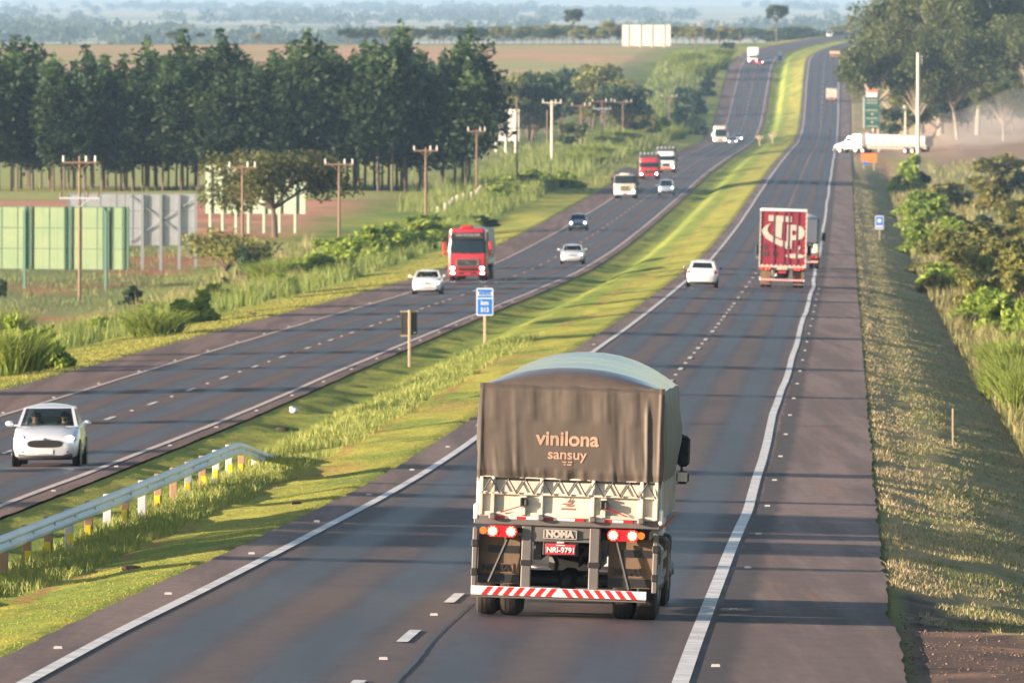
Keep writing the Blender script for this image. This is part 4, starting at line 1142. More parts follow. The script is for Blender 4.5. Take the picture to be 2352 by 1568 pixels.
# running gear
ch_ = MB().m(M_STEEL)
for s in (1, -1): ch_.box(s * .36, s * .46, .2, 10.4, .78, 1.06)
ch_.m(M_BLACK)
for y in (.85, 2.1): ch_.cyl((-.95, y, .5), (.95, y, .5), .1, n=12); ch_.ell((0, y, .5), (.15, .2, .15))
ch_.box(-1.1, 1.1, .25, 9.0, 1.08, 1.2)
for y in np.arange(.5, 9, 1.1): ch_.box(-.36, .36, y, y + .08, .84, .98)
ch_.m(M_BLACK).box(-.34, .34, 3.2, 8.2, .5, .9, .08)
for s in (1, -1): ch_.tube([(s * .2, .3, .95), (s * .15, 1.0, .7), (s * .3, 1.8, .9)], .02, 6)
ch_.build("chassis", t1)
for y in (.85, 2.1):
    for s in (1, -1): wheel(t1, s * .93, y, .5, .28, True, s)
for y in (8.0, 9.6):
    for s in (1, -1): wheel(t1, s * 1.07, y, .5, .29, False, s)
fd = MB().m(M_FLAP)
fd.box(1.02, 1.24, 6.6, 7.2, .35, 1.0, .05); fd.build("front_mudguard", t1)
MB().m(M_FLAP).box(-1.24, -1.02, 6.6, 7.2, .35, 1.0, .05).build("front_mudguard", t1)
tk = MB().m(M_STEEL); tk.box(.7, 1.2, 3.6, 5.4, .45, 1.0, .12); tk.box(-1.2, -.7, 3.6, 5.4, .45, 1.0, .12); tk.build("fuel_tank", t1)
gd = MB().m(M_STEEL)
for z in (.5, .75): gd.box(1.19, 1.22, 2.8, 6.4, z, z + .09); gd.box(-1.22, -1.19, 2.8, 6.4, z, z + .09)
gd.build("side_guard", t1)
cab(t1, M_WHITEP, L, 1.10, .5, 1.72, 2.35, 2.85, 1.8, .12, ((.9, .7),), (.6, .7, 1.1), None, None, True, None, (0, 0), None, .8)
lane(t1, 5.36, 170.0, False, yaw=-math.radians(.45), roll=math.radians(.3))

# ---------------------------------------------------------------- red box truck ahead
tp = thing("box_truck", "dark red box truck with a big white letter logo on its rear doors", "truck", "trucks on the highway")
L = 9.5
M_CRIM = mat("crimson_panel", (.24, .022, .040), .45, var=.08, scale=2)
M_BONE = mat("bone_paint", (.50, .44, .38), .5, var=.05)
M_CRIMD = mat("crimson_dark", (.10, .015, .04), .6)
bxm = MB().m(M_CRIM); bxm.box(-1.3, 1.3, 0, 7.3, 1.14, 4.22, .03); bxo = bxm.build("cargo_box", tp)
MB().m(M_WHITEP).box(-1.31, 1.31, -.03, 7.32, 4.222, 4.36, .03).build("roof_cap", tp)
er = MB().m(M_BONE)
for s in (1, -1):
    er.box(s * 1.25, s * 1.31, -.05, .0, 1.12, 4.22)
    for k in range(11): er.prism([(s * 1.25, 1.2 + k * .27), (s * 1.20, 1.27 + k * .27), (s * 1.25, 1.34 + k * .27)], 'y', -.04, -.0)
er.box(-1.31, 1.31, -.06, 0, 1.10, 1.20)
for k in range(10): er.prism([(-1.2 + k * .25, 1.2), (-1.1 + k * .25, 1.28), (-1.0 + k * .25, 1.2)], 'y', -.05, -.0)
er.build("door_frame", tp)
def LX(zx): return (zx - 1640) / 256.0
def LZ(zy): return 1.16 + (1000 - zy) / 256.0
lg = MB().m(M_BONE)
def poly(pts): lg.prism([(LX(a), LZ(b_)) for a, b_ in pts], 'y', -.034, -.004)
poly([(1425, 275), (1755, 285), (1755, 368), (1425, 358)])
poly([(1520, 360), (1622, 362), (1615, 606), (1500, 560)])
oc = [(1470, 385), (1395, 420), (1345, 470), (1335, 500), (1350, 545), (1395, 605), (1480, 655), (1580, 700), (1690, 745)]
ic = [(1470, 385), (1430, 425), (1415, 465), (1418, 500), (1440, 535), (1480, 565), (1530, 592), (1600, 622), (1690, 642)]
for k in range(len(oc) - 1):
    if k == 0: poly([oc[0], oc[1], ic[1]])
    else: poly([oc[k], oc[k + 1], ic[k + 1], ic[k]])
poly([(1690, 400), (1768, 402), (1765, 745), (1690, 745)])
ob_ = [(1765, 402), (1850, 408), (1915, 435), (1945, 490), (1945, 540), (1910, 595), (1850, 618), (1765, 622)]
ib_ = [(1765, 480), (1800, 481), (1822, 490), (1832, 505), (1832, 525), (1820, 542), (1800, 550), (1765, 552)]
for k in range(len(ob_) - 1): poly([ob_[k], ob_[k + 1], ib_[k + 1], ib_[k]])
for c, r in (((1815, 845), (135, 32)),): poly([(c[0] + r[0] * math.cos(2 * math.pi * k / 20), c[1] + r[1] * math.sin(2 * math.pi * k / 20)) for k in range(20)])
poly([(1820, 705), (1885, 705), (1890, 735), (1870, 760), (1840, 760), (1818, 735)]); poly([(1840, 775), (1868, 775), (1868, 795), (1840, 795)])
lg.build("white_logo", tp)
dk = MB().m(mat("dark_label", (.07, .035, .035), .6))
for c in ((1390, 720), (1530, 820)): dk.prism([(LX(c[0] - 48), LZ(c[1])), (LX(c[0]), LZ(c[1] + 48)), (LX(c[0] + 48), LZ(c[1])), (LX(c[0]), LZ(c[1] - 48))], 'y', -.02, -.004)
dk.box(LX(1340), LX(1440), -.02, -.004, LZ(858), LZ(790))
dk.build("hazard_label", tp)
for x in (1500, 1640, 1712, 1828):
    rd_ = MB().m(M_CRIMD); rd_.cyl((LX(x), -.06, 1.22), (LX(x), -.06, 4.2), .02, n=8); rd_.box(LX(x) - .05, LX(x) + .05, -.07, 0, 2.2, 2.3)
    rd_.build("door_rod", tp)
tl_ = MB().m(M_STEEL).box(-1.25, 1.25, -.02, .14, .98, 1.10, .02); tl_.build("rear_beam", tp)
for s in (1, -1):
    t_ = MB().m(M_REDL).box(s * .62, s * 1.25, -.10, -.02, .99, 1.12, .02); to = t_.build("tail_lamp", tp)
    for x in (.74, .92): MB().m(M_RED_ON).cyl((s * x, -.13, 1.055), (s * x, -.10, 1.055), .062, n=14).build("lit_lens", to)
    MB().m(M_AMBER).cyl((s * 1.14, -.13, 1.055), (s * 1.14, -.10, 1.055), .062, n=14).build("amber_lens", to)
    MB().m(M_FLAP).box(s * .62, s * 1.22, .2, .22, .15, .95).build("mudflap", tp)
    MB().m(M_STEEL).box(s * .42, s * .56, 0, .1, .35, .98).build("underrun_post", tp)
MB().m(M_BONE).box(-.28, .28, -.03, 0, .98, 1.08, .01).build("reflective_panel", tp)
MB().m(M_PLATE_R).box(-.21, .21, -.05, -.03, .78, .92, .004).build("licence_plate", tp)
b3 = MB().m(M_RWW).box(-1.25, 1.25, -.06, .02, .36, .47, .01); b3o = b3.build("bumper", tp)
s3 = MB().m(M_RWS)
for k in range(15): s3.prism([(-1.2 + k * .16, .365), (-1.12 + k * .16, .365), (-1.06 + k * .16, .465), (-1.14 + k * .16, .465)], 'y', -.066, -.06)
s3.build("bumper_stripes", b3o)
chassis(tp, L, [(1.1, True), (2.3, True), (8.4, False)])
cab(tp, M_WHITEP, L, 1.2, .5, 1.5, 2.15, 2.7, 1.8, .12, ((.9, .7),), (.6, .7, 1.1), None, None, True, None, (0, 0))
lane(tp, 5.55, 695.0, False)
# truck ahead of it, only its right side shows past the red box
t2 = thing("cargo_truck", "grey truck hidden behind the red box truck, its right mirror and white side showing", "truck", "trucks on the highway")
L = 8.5
cab(t2, M_WHITEP, L, 1.22, .5, 1.5, 2.25, 3.0, 1.9, .14, ((.9, .7),), (.6, .7, 1.1), None, None, True, None, (0, 0))
b4 = MB().m(mat("slate_paint", (.10, .12, .15), .5)); b4.box(-1.16, 1.16, 0, 6.4, 1.6, 3.3, .12); b4.build("cargo_box", t2)
b4 = MB().m(M_CREAM); b4.box(.85, 1.20, -.05, .6, 1.0, 1.62, .08); b4.box(-1.20, -.85, -.05, .6, 1.0, 1.62, .08); b4.build("rear_wing", t2)
MB().m(M_WHITEP).ell((0, 6.2, 3.1), (1.1, .8, .45)).build("roof_deflector", t2)
chassis(t2, L, [(1.2, True), (7.4, False)]); rear_gear(t2, 1.2, .85, True, False)
lane(t2, 6.14, 803.0, False)

# ---------------------------------------------------------------- white bonneted tractor with tipper trailer pulling out of the dirt road
tt = thing("tipper_truck", "white bonneted truck with a long tipper trailer turning out of the dusty side road", "truck", "trucks on the highway")
M_TRL = mat("pinkish_white_paint", (.50, .42, .37), .5, var=.05)
hd_ = MB().m(M_WHITEP)
hd_.loft([[(x * .88, y, z) for x, z in ((-1, .55), (1, .55), (1, zz * .9), (.8, zz), (-.8, zz), (-1, zz * .9))] for y, zz in ((17.0, 1.15), (16.8, 1.4), (15.6, 1.75), (14.8, 1.95))], True, True)
hd_.build("bonnet", tt)
cb_ = MB().m(M_WHITEP); cb_.loft([rring(1.1, 13.0, yy, .15, z) for z, yy in ((.8, 15.0), (1.95, 15.0), (2.6, 14.5), (2.75, 14.2))], True, True); cb_.build("cab", tt, 35)
MB().m(M_WHITEP).loft([rring(1.15, 11.8, 13.6, .2, z) for z in (.9, 3.0)] + [rring(1.0, 11.9, 13.2, .2, 3.15)], True, True).build("sleeper", tt, 35)
for s in (1, -1):
    MB().m(M_DGLASS).quad((s * 1.11, 13.7, 2.0), (s * 1.11, 14.7, 2.0), (s * 1.11, 14.5, 2.5), (s * 1.11, 13.7, 2.5)).build("side_window", tt, 0)
    MB().m(M_WHITEP).loft([[(s * .75, y, z), (s * 1.2, y, z), (s * 1.2, y, z + .05), (s * .75, y, z + .05)] for y, z in ((16.9, .55), (16.6, 1.05), (15.9, 1.15), (15.2, .9), (14.9, .6))], True, True).build("wheel_arch", tt)
    MB().m(M_CHROME).cyl((s * 1.0, 11.7, .9), (s * 1.0, 11.7, 3.4), .08).build("exhaust_stack", tt)
    MB().m(M_STEEL).cyl((s * .95, 12.3, .75), (s * .95, 13.8, .75), .32).build("fuel_tank", tt)
MB().m(M_DGLASS).quad((-.95, 15.02, 2.0), (.95, 15.02, 2.0), (.85, 14.56, 2.55), (-.85, 14.56, 2.55)).build("windscreen", tt, 0)
MB().m(M_CHROME).box(-.6, .6, 16.98, 17.04, .7, 1.1, .03).build("grille", tt); MB().m(M_CHROME).box(-1.15, 1.15, 16.9, 17.15, .4, .65, .06).build("bumper", tt)
for s in (1, -1): MB().m(M_LENS).ell((s * .85, 17.0, .95), (.14, .08, .12)).build("headlamp", tt)
trl = MB().m(M_TRL)
prof = [(-1.25, 1.30), (1.25, 1.30), (1.28, 2.95), (-1.28, 2.95)]
trl.loft([[(x, y, z) for x, z in ((-.9, 1.15), (.9, 1.15), (1.22, 1.6), (1.28, zt_), (1.20, zt_), (-1.20, zt_), (-1.28, zt_), (-1.22, 1.6))] for y, zt_ in ((0, 2.8), (5.0, 2.95), (10.2, 3.1), (10.9, 3.35))], True, True)
to_ = trl.build("tipper_body", tt)
rb_ = MB().m(M_TRL)
for y in np.arange(.1, 10.6, 1.5):
    for s in (1, -1): rb_.box(s * 1.24, s * 1.34, y, y + .12, 1.5, 2.85)
rb_.build("side_ribs", to_)
cf = MB().m(M_STEEL)
for s in (1, -1): cf.box(s * .4, s * .52, .2, 15.0, .75, 1.1)
cf.build("chassis", tt)
for y in (1.2, 2.5, 3.8, 11.6, 12.9):
    for s in (1, -1): wheel(tt, s * .93, y, .5, .28, True, s)
for s in (1, -1): wheel(tt, s * 1.02, 15.8, .5, .3, False, s)
X0, Y0 = 66.2, 1985.0
tt.location = (X0, Y0, rz(9.7, 1992) + .02); tt.rotation_euler = (0, math.radians(-1.0), math.atan2(14.5, 9.0) )

# ---------------------------------------------------------------- kilometre sign, sign seen from behind, small signs
M_BLUE = mat("sign_blue", (.012, .16, .58), .4, var=.06)
M_SWHITE = mat("sign_white", (.62, .63, .66), .4, var=.04)
M_POST = mat("timber_post", (.46, .36, .25), .8, var=.15, scale=6, stretch=(6, 6, 1))
M_GREY = mat("sign_back", (.055, .055, .05), .6, var=.15)
def rrect(x0, x1, z0, z1, r):
    P = []
    for cx, cz, a in ((x1 - r, z1 - r, 0), (x0 + r, z1 - r, 90), (x0 + r, z0 + r, 180), (x1 - r, z0 + r, 270)):
        for k in range(5): q = math.radians(a + 22.5 * k); P.append((cx + r * math.cos(q), cz + r * math.sin(q)))
    return P
ks = thing("kilometre_sign", "blue and white kilometre sign reading NORTE km 513 in the median", "sign", "kilometre signs", at(-6.3, 535), (0, 0, heading(535)))
MB().m(M_POST).box(-.055, .055, .0, .11, -.3, 1.3, .012).build("post", ks)
bo_ = MB().m(M_SWHITE); bo_.prism(rrect(-.36, .36, 1.22, 2.40, .06), 'y', -.03, -.004); bo = bo_.build("board", ks)
q = MB().m(M_BLUE)
for a, b_ in ((1.99, 2.075), (2.25, 2.35)): q.box(-.31, .31, -.036, -.03, a, b_)
q.box(-.31, .31, -.036, -.03, 1.27, 1.94); q.build("blue_field", bo)
put_text("NORTE", .20, 0, 2.165, -.038, M_BLUE, bo, .50, .006)
put_text("km", .26, 0, 1.76, -.042, M_SWHITE, bo, .32, .008)
put_text("513", .26, 0, 1.46, -.042, M_SWHITE, bo, .34, .008)
bs = thing("road_sign", "back of a dark road sign on a pale post beside the oncoming lanes", "sign", None, at(-7.5, 477), (0, 0, heading(477) + .18))
MB().m(M_POST).box(-.045, .045, -.10, -.01, -.3, 2.17, .01).build("post", bs)
MB().m(M_GREY).box(-.31, .31, .005, .03, 1.20, 2.10).build("plate", bs)
for z in (1.19, 2.11): MB().m(M_POST).box(-.33, .33, -.045, .004, z - .03, z + .03).build("cross_bar", bs)
MB().m(M_LENS).box(.16, .25, -.004, .006, 1.27, 1.33).build("sticker", bs)
sg = thing("kilometre_sign", "small blue sign with a white disc on the grassy right verge", "sign", "kilometre signs", at(11.8, 1017), (0, 0, heading(1017)))
MB().m(M_POST).box(-.04, .04, 0, .08, -.3, .9).build("post", sg)
b_ = MB().m(M_SWHITE); b_.prism(rrect(-.34, .34, .85, 1.95, .05), 'y', -.03, -.004); bo = b_.build("board", sg)
q = MB().m(M_BLUE); q.box(-.28, .28, -.036, -.03, .92, 1.88); q.build("blue_field", bo)
q = MB().m(M_SWHITE); q.cyl((0, -.042, 1.55), (0, -.036, 1.55), .17, n=24); q.box(-.25, .25, -.042, -.036, 1.02, 1.16); q.build("white_mark", bo)
og = thing("works_sign", "bright orange road works board on two legs by the dirt road", "sign", None, at(12.1, 1675), (0, 0, heading(1675)))
M_ORANGE = mat("sign_orange", (.85, .20, .05), .5, var=.05)
for s in (-.75, .65): MB().m(M_POST).box(s - .06, s + .06, 0, .1, -.2, 1.2).build("leg", og)
MB().m(M_ORANGE).box(-1.03, 1.03, -.04, -.002, 1.0, 2.2, .01).build("board", og)
bl = tag(MB().m(M_BLUE).prism(rrect(-.32, .32, -.2, .2, .05), 'y', -.05, 0).build("small_sign", None), "small blue plate at the foot of the orange works board", "sign")
bl.location = at(11.6, 1672) + Vector((0, 0, .85)); bl.rotation_euler = (0, 0, heading(1675))
M_GREEN = mat("sign_green", (.018, .10, .065), .5, var=.08)
gs = thing("direction_sign", "tall green direction sign under the pale gum tree by the dirt road", "sign", None, at(13.1, 2030), (0, 0, heading(2030)))
MB().m(M_POST).cyl((.35, .1, -.5), (.35, .1, 4.0), .22, n=12).build("post", gs)
for k, (z0_, z1_) in enumerate(((4.0, 5.25), (5.3, 6.55), (6.6, 7.7), (7.75, 9.0))):
    pn = MB().m(M_GREEN).box(-1.15, 1.25, -.08, 0, z0_, z1_); po = pn.build("panel", gs)
    MB().m(M_SWHITE).box(-1.32, -1.15, -.10, .05, z0_, z1_).build("edge_strip", po)
    q = MB().m(M_PALE)
    if k in (0, 1): q.cyl((.1, -.10, z1_ - .25), (.1, -.08, z1_ - .25), .2, n=16)
    for z in ((z0_ + .25,) if k < 3 else (z0_ + .3, z0_ + .75)): q.box(-.9, 1.0, -.10, -.08, z, z + .16)
    q.build("white_text", po)
pn = MB().m(M_SWHITE).box(-.9, .95, -.08, 0, 9.05, 10.2); po = pn.build("panel", gs)
q = MB().m(M_ORANGE); q.box(-.7, .95, -.1, -.08, 9.85, 10.2); q.build("orange_band", po)
ws_ = thing("small_sign", "small white and blue marker sign in the median on the crest", "sign", None, at(-7.5, 3060), (0, 0, heading(3060)))
MB().m(M_POST).box(-.06, .06, 0, .1, -.3, 1.0).build("post", ws_)
MB().m(M_BLUE).box(-.5, .5, -.04, 0, .6, 2.0).build("board", ws_); MB().m(M_SWHITE).cyl((0, -.05, 2.4), (0, -.01, 2.4), .45, n=16).build("disc", ws_)
for (tt_, Y_) in ((-7.2, 2330), (-4.9, 2350)):
    w_ = MB().m(M_POST); w_.box(-.12, .12, -.1, .1, -.4, 2.0); w_.box(-.75, .75, -.04, .04, 1.5, 1.75); w_.box(-.5, .5, -.05, -.04, 1.2, 1.45)
    o = tag(w_.build("marker_post", None), "brown wooden marker post with a crossbar in the median grass of the dip", "post", "marker posts in the median"); o.location = at(tt_, Y_)
stk = tag(MB().m(M_POST).box(-.02, .02, -.02, .02, -.3, 1.05).build("wooden_stake", None), "thin orange-brown stake standing in the right verge", "stake"); stk.location = at(12.0, 333)
# litter
b_ = MB().m(M_SWHITE); b_.ell((0, 0, .09), (.15, .13, .10), 12, 7); b_.ell((-.07, -.02, .17), (.09, .08, .05), 10, 6)
o = tag(b_.build("plastic_bag", None), "white crumpled plastic bag lying on the dark side of the median", "litter"); o.location = at(-7.95, 388)
M_CLOD = mat("dark_clod", (.06, .035, .028), .9, var=.3, scale=20, bump=.6)
for (tt_, Y_, s) in ((-7.4, 367, 1.3), (-4.7, 232, .8), (-2.2, 199, 1.0), (-3.9, 300, 1.0), (-1.7, 247, .7), (-21.2, 640, 1.6)):
    b_ = MB().m(M_CLOD); b_.ell((0, 0, .03), (.14 * s, .10 * s, .06 * s), 9, 6); b_.ell((.08 * s, .03, .03), (.08 * s, .07 * s, .05 * s), 8, 5)
    b_.v = [(x + .02 * math.sin(40 * y_ + 9 * z), y_ + .02 * math.sin(37 * x), z) for x, y_, z in b_.v]
    o = tag(b_.build("earth_clod", None), "dark lump of earth lying on the mown grass", "clod", "clods on the grass"); o.location = at(tt_, Y_)

# ---------------------------------------------------------------- guardrail
gr = thing("guardrail", "galvanised guardrail in the median that bends down into the grass", "guardrail")
M_GALV = mat("galvanised_steel", (.74, .75, .75), .5, .0, var=.06, scale=1.5, dirt=(.33, .31, .29), dirt_amt=.3)
TG = -5.15
wave = [(-.155, .0), (-.135, .035), (-.10, .065), (-.06, .065), (-.03, .02), (0, .0), (.03, .02), (.06, .065), (.10, .065), (.135, .035), (.155, .0)]
ys_ = np.concatenate([np.arange(186, 292, 1.0), np.arange(292, 314, .7)])
def railz(y):
    e = float(sst(y, 292, 316)); zb_ = gt(TG, 292)
    return (gt(TG, y) * 0 + ((ZC + .72 * float(ZL(y)) + .28 * float(ZR(y))) + .62)) * 1 - e * .80
def railt(y): return TG + .25 * float(sst(y, 300, 317))
rings = []
for k, y in enumerate(ys_):
    x = float(xline(y)) + railt(y); z = railz(y)
    lap = .006 if int(y / 4) % 2 else 0
    rings.append([(x + d + .01 + lap, y, z + h) for h, d in wave] + [(x + d - .004 + .01 + lap, y, z + h) for h, d in wave[::-1]])
MB().m(M_GALV).loft(rings, True, True).build("rail", gr, 50)
M_WOODP = mat("worn_wood_post", (.33, .20, .13), .8, var=.25, scale=5, stretch=(5, 5, 1))
M_GREYP = mat("grey_painted_post", (.42, .45, .50), .6, var=.12)
M_YEL = mat("yellow_reflector", (.70, .56, .02), .4, var=.03)
kind_ = "WWWGWGWGWWGWGGWGGG"
for k in range(17):
    y = 214.2 + k * 6.0
    x = float(xline(y)) + railt(y); z = railz(y)
    p_ = MB().m(M_WOODP if kind_[k] == 'W' else M_GREYP); p_.box(x - .17, x - .01, y - .085, y + .085, z - 1.1, z + .13, .01); p_.build("post", gr)
    q = MB().m(M_GALV); q.box(x + .02, x + .05, y - .09, y + .07, z - .05, z + .05, .006); q.build("bracket", gr)
    if k not in (0, 5, 7, 9):
        MB().m(M_YEL).box(x - .16 + (.04 if k % 2 else 0), x - .05 + (.04 if k % 2 else 0), y - .096, y - .087, z - .52, z - .32).build("reflector", gr)

# ---------------------------------------------------------------- road studs
M_STUD = mat("stud_plastic", (.42, .40, .38), .4, var=.05)
sm_ = MB().m(M_STUD); sm_.loft([[(-.055 * q, -.06 * q2, h), (.055 * q, -.06 * q2, h), (.055 * q, .06 * q2, h), (-.055 * q, .06 * q2, h)] for q, q2, h in ((1, 1, 0), (.85, .6, .03))], True, True)
st0 = sm_.build("road_stud", None, 0)
def studs(t, y0, per, y1, label):
    first = True; y = y0
    while y < y1:
        o = st0.copy(); COL.objects.link(o); o.location = onroad(t, y) + Vector((0, 0, .004)); tag(o, label, "stud", label.replace("small white ", "")); y += per
studs(7.60, 152.0, 24.6, 700, "small white road stud beside the right carriageway's wavy edge line")
studs(-.35, 151.4, 24.6, 480, "small white road stud beside the line along the median, right carriageway")
studs(3.6, 151 - 18.5, 18.5, 205, "small white road stud between the right carriageway's lane dashes")
studs(-8.98, 262, 24.6, 700, "small white road stud beside the worn line along the median, oncoming carriageway")
studs(-16.75, 360, 24.6, 700, "small white road stud beside the oncoming carriageway's outer line")
studs(3.6, 445 - 24.7 * 3 + 12.3, 24.7, 620, "small white road stud between the right carriageway's lane dashes")
studs(-12.9, 375 + 11.45, 22.9, 700, "small white road stud between the oncoming carriageway's lane dashes")
bpy.data.objects.remove(st0)

# ---------------------------------------------------------------- billboards seen from behind
def billboard(label, t0, t1, Y, zb_, zt_, sheet, frame, posts, lattice=False, diag=False, cols=6, Y2=None, seed=0):
    x0, x1 = t0, t1; w_ = x1 - x0
    root = thing("billboard", label, "billboard", "billboards on the fields", (0, Y, 0))
    zg = ground((x0 + x1) / 2, Y); root.location = ((x0 + x1) / 2, Y, zg); root.rotation_euler = (0, 0, 0 if Y2 is None else math.atan2(Y2 - Y, w_))
    sh = MB().m(sheet); r = random.Random(seed)
    n = max(3, int(w_ / 1.1))
    for k in range(n):
        a = -w_ / 2 + w_ * k / n; b_ = -w_ / 2 + w_ * (k + 1) / n - .012; y_ = .06 + r.uniform(-.012, .012)
        for j in range(3):
            sh.box(a, b_, y_ + .004 * j, y_ + .02 + .004 * j, zb_ + (zt_ - zb_) * j / 3, zb_ + (zt_ - zb_) * (j + 1) / 3 - .015)
    sh.build("panel", root, 0)
    fr = MB().m(frame)
    for z in (zb_ + .02, zb_ + (zt_ - zb_) * .33, zb_ + (zt_ - zb_) * .66, zt_ - .03): fr.box(-w_ / 2, w_ / 2, .03, .052, z - .025, z + .025)
    for k in range(cols + 1):
        x = -w_ / 2 + w_ * k / cols; fr.box(x - .02, x + .02, .035, .055, zb_, zt_)
    if diag:
        for s in (1, -1): fr.tube([(-w_ * .02, -.06, zb_ + .3 if s > 0 else zt_ - .2), (w_ * .48, -.06, zt_ - .5 if s > 0 else zb_ + .2)], .045, 5)
    fr.build("frame", root, 0)
    if lattice:
        for x in lattice:
            lt = MB().m(frame)
            for s in (-.22, .22): lt.box(x + s - .05, x + s + .05, -.12, -.04, zb_ - .02, zt_ + .05)
            z = zb_
            while z < zt_ - .3:
                lt.tube([(x - .22, -.08, z), (x + .22, -.08, z + .3)], .03, 4); lt.tube([(x + .22, -.08, z), (x - .22, -.08, z + .3)], .03, 4); z += .3
            lt.build("lattice_column", root, 0)
    for x in posts:
        MB().m(frame).box(x - .11, x + .11, -.16, .02, -.4, zt_ - .1 if not lattice else zt_ - .3).build("post", root)
    return root
M_BGREEN = mat("light_green_sheet", (.135, .215, .105), .6, var=.08, scale=.9, dirt=(.26, .27, .14), dirt_amt=.5)
M_DGREEN = mat("dark_green_steel", (.035, .11, .075), .5)
M_PGREEN = mat("pale_green_sheet", (.28, .36, .24), .6, var=.08, scale=.9)
M_PGF = mat("pale_green_steel", (.25, .33, .24), .6)
M_ZINC = mat("zinc_sheet", (.46, .49, .52), .35, .5, var=.2, scale=.7)
M_GREYS = mat("dull_grey_steel", (.22, .25, .27), .6)
M_WSHEET = mat("white_sheet", (.38, .375, .35), .6, var=.06, scale=.8)
M_WF = mat("white_steel", (.50, .49, .45), .6)
billboard("wide light green billboard back with dark lattice columns, nearest of the group", -39.4, -28.0, 927, 1.45, 6.1, M_BGREEN, M_DGREEN, (-2.55, 3.9), (-2.3, .85, 3.9, 5.45), False, 9, 923)
billboard("grey metal billboard back with diagonal braces behind the green one", -35.0, -24.9, 987, 1.9, 6.0, M_ZINC, M_GREYS, (.8, 2.25, 3.7, 5.0), False, True, 8, 987, 2)
billboard("pale green billboard half hidden by the spreading tree", -27.9, -18.3, 1125, 1.75, 6.1, M_PGREEN, M_PGF, (-4.3, -3.1, -1.8, -.6, .9, 2.4, 3.9), False, False, 5, 1121.5, 3)
billboard("off-white billboard at the right end of the gum tree row", -6.6, 1.25, 1800, 1.5, 6.1, M_WSHEET, M_WF, (.4, 1.9, 3.4), False, True, 6, 1797, 4)
billboard("big white billboard standing alone on the ridge", 29.0, 42.4, 3330, .4, 6.0, M_WSHEET, M_WF, (-5, -1.6, 1.6, 5), False, False, 5, 3326, 5)

# ---------------------------------------------------------------- utility poles
M_POLE = mat("brown_pole", (.20, .13, .09), .8, var=.25, scale=2, stretch=(4, 4, .6))
M_CONC = mat("concrete_pole", (.56, .50, .42), .8, var=.1, scale=1.5)
M_PORC = mat("white_insulator", (.58, .57, .56), .3)
def pole(label, X, Y, h, material=None, arms=((.25, 1.15),), ins=(-1.05, .45, 1.05), r=.105, group="power line poles on the left"):
    material = material or M_POLE
    root = thing("utility_pole", label, "pole", group, (X, Y, ground(X, Y)), (0, 0, -.06))
    MB().m(material).cyl((0, 0, -.6), (0, 0, h), r * 1.15, r * .85, 10).build("shaft", root)
    for k, (dz, w_) in enumerate(arms):
        z = h - dz; a = MB().m(material if k == 0 else M_GREYP).box(-w_, w_, -.20, -.10, z - .06, z + .06); ao = a.build("crossarm", root)
        b_ = MB().m(material if k == 0 else M_GREYP); b_.tube([(w_ * .55, -.15, z), (0, -.12, z - .6)], .03, 5); b_.tube([(-w_ * .55, -.15, z), (0, -.12, z - .6)], .03, 5); b_.build("brace", ao)
        for x in ins:
            q = MB().m(M_PORC if k == 0 else M_POLE); q.cyl((x * w_ / 1.15, -.15, z + .06), (x * w_ / 1.15, -.15, z + .42), .08, .07, 10); q.ell((x * w_ / 1.15, -.15, z + .42), (.08, .08, .08), 10, 6); q.build("insulator", ao)
    return root
for lab, px_, Y, h, m_, arms in (
    ("brown pole with two crossarms in front of the green billboard", 183, 894, 10.3, None, ((.45, 1.25), (3.0, 1.45))),
    ("brown pole with one crossarm left of the spreading tree", 557, 1027, 7.5, None, ((.2, 1.15),)),
    ("brown pole with one crossarm right of the spreading tree", 779, 1092, 6.8, None, ((.2, 1.3),)),
    ("brown pole between the red soil and the roadside bushes", 978, 1206, 7.0, None, ((.3, 1.2),)),
    ("brown pole at the right end of the gum tree row", 1095, 1367, 7.5, None, ((.2, 1.0),)),
    ("tall thin pole in front of the off-white billboard", 1187, 1450, 10.6, None, ((3.6, 1.9),)),
    ("pale thick concrete pole past the off-white billboard", 1268, 1673, 8.9, M_CONC, ((.3, 1.3),)),
    ("thin bare pole behind the thick concrete pole", 1257, 1880, 6.0, None, ()),
    ("bare pole top showing over the off-white billboard", 1112, 1950, 9.0, None, ()),
    ("first small pole beyond the thick concrete pole", 1335, 1900, 7.2, None, ((.2, 1.5),)),
    ("second small pole beyond the thick concrete pole", 1383, 2050, 7.6, None, ((.2, 1.7), (1.4, 1.5))),
    ("third small pole beyond the thick concrete pole", 1431, 2200, 7.4, None, ((.2, 1.6),)),
    ("fourth small pole beyond the thick concrete pole", 1467, 2320, 7.0, None, ((.2, 1.6),)),
    ("fifth small pole beyond the thick concrete pole", 1492, 2400, 8.0, None, ((.2, 1.4),)),
    ("faint last pole of the row, left of the dark cypress", 1537, 2500, 7.4, None, ((.2, 1.6),)),
    ("hazy pole on the ridge right of the white billboard", 1598, 3290, 6.5, None, ((.2, 1.4),)),
    ("second hazy pole on the ridge right of the white billboard", 1616, 3330, 7.0, None, ((.2, 1.4),)),
    ("hazy pole on the ridge above the roadside scrub", 1650, 3200, 7.5, None, ((.2, 1.3),)),
    ("hazy pole on the ridge left of the tall box truck", 1700, 3150, 6.5, None, ())):
    pole(lab, (px_ - CX) * Y / FPX, Y, h, m_, arms, r=.105 if m_ is None else .19)
lp_ = pole("tall pale concrete pole on the right beside the orange board", (2109 - CX) * 1722 / FPX, 1722, 15.8, M_CONC, (), r=.26, group=None)
q = MB().m(M_PORC); q.tube([(.2, 0, 15.4), (.5, 0, 15.4), (.5, 0, 14.2), (.2, 0, 14.2)], .05, 6); q.build("insulator_rack", lp_)
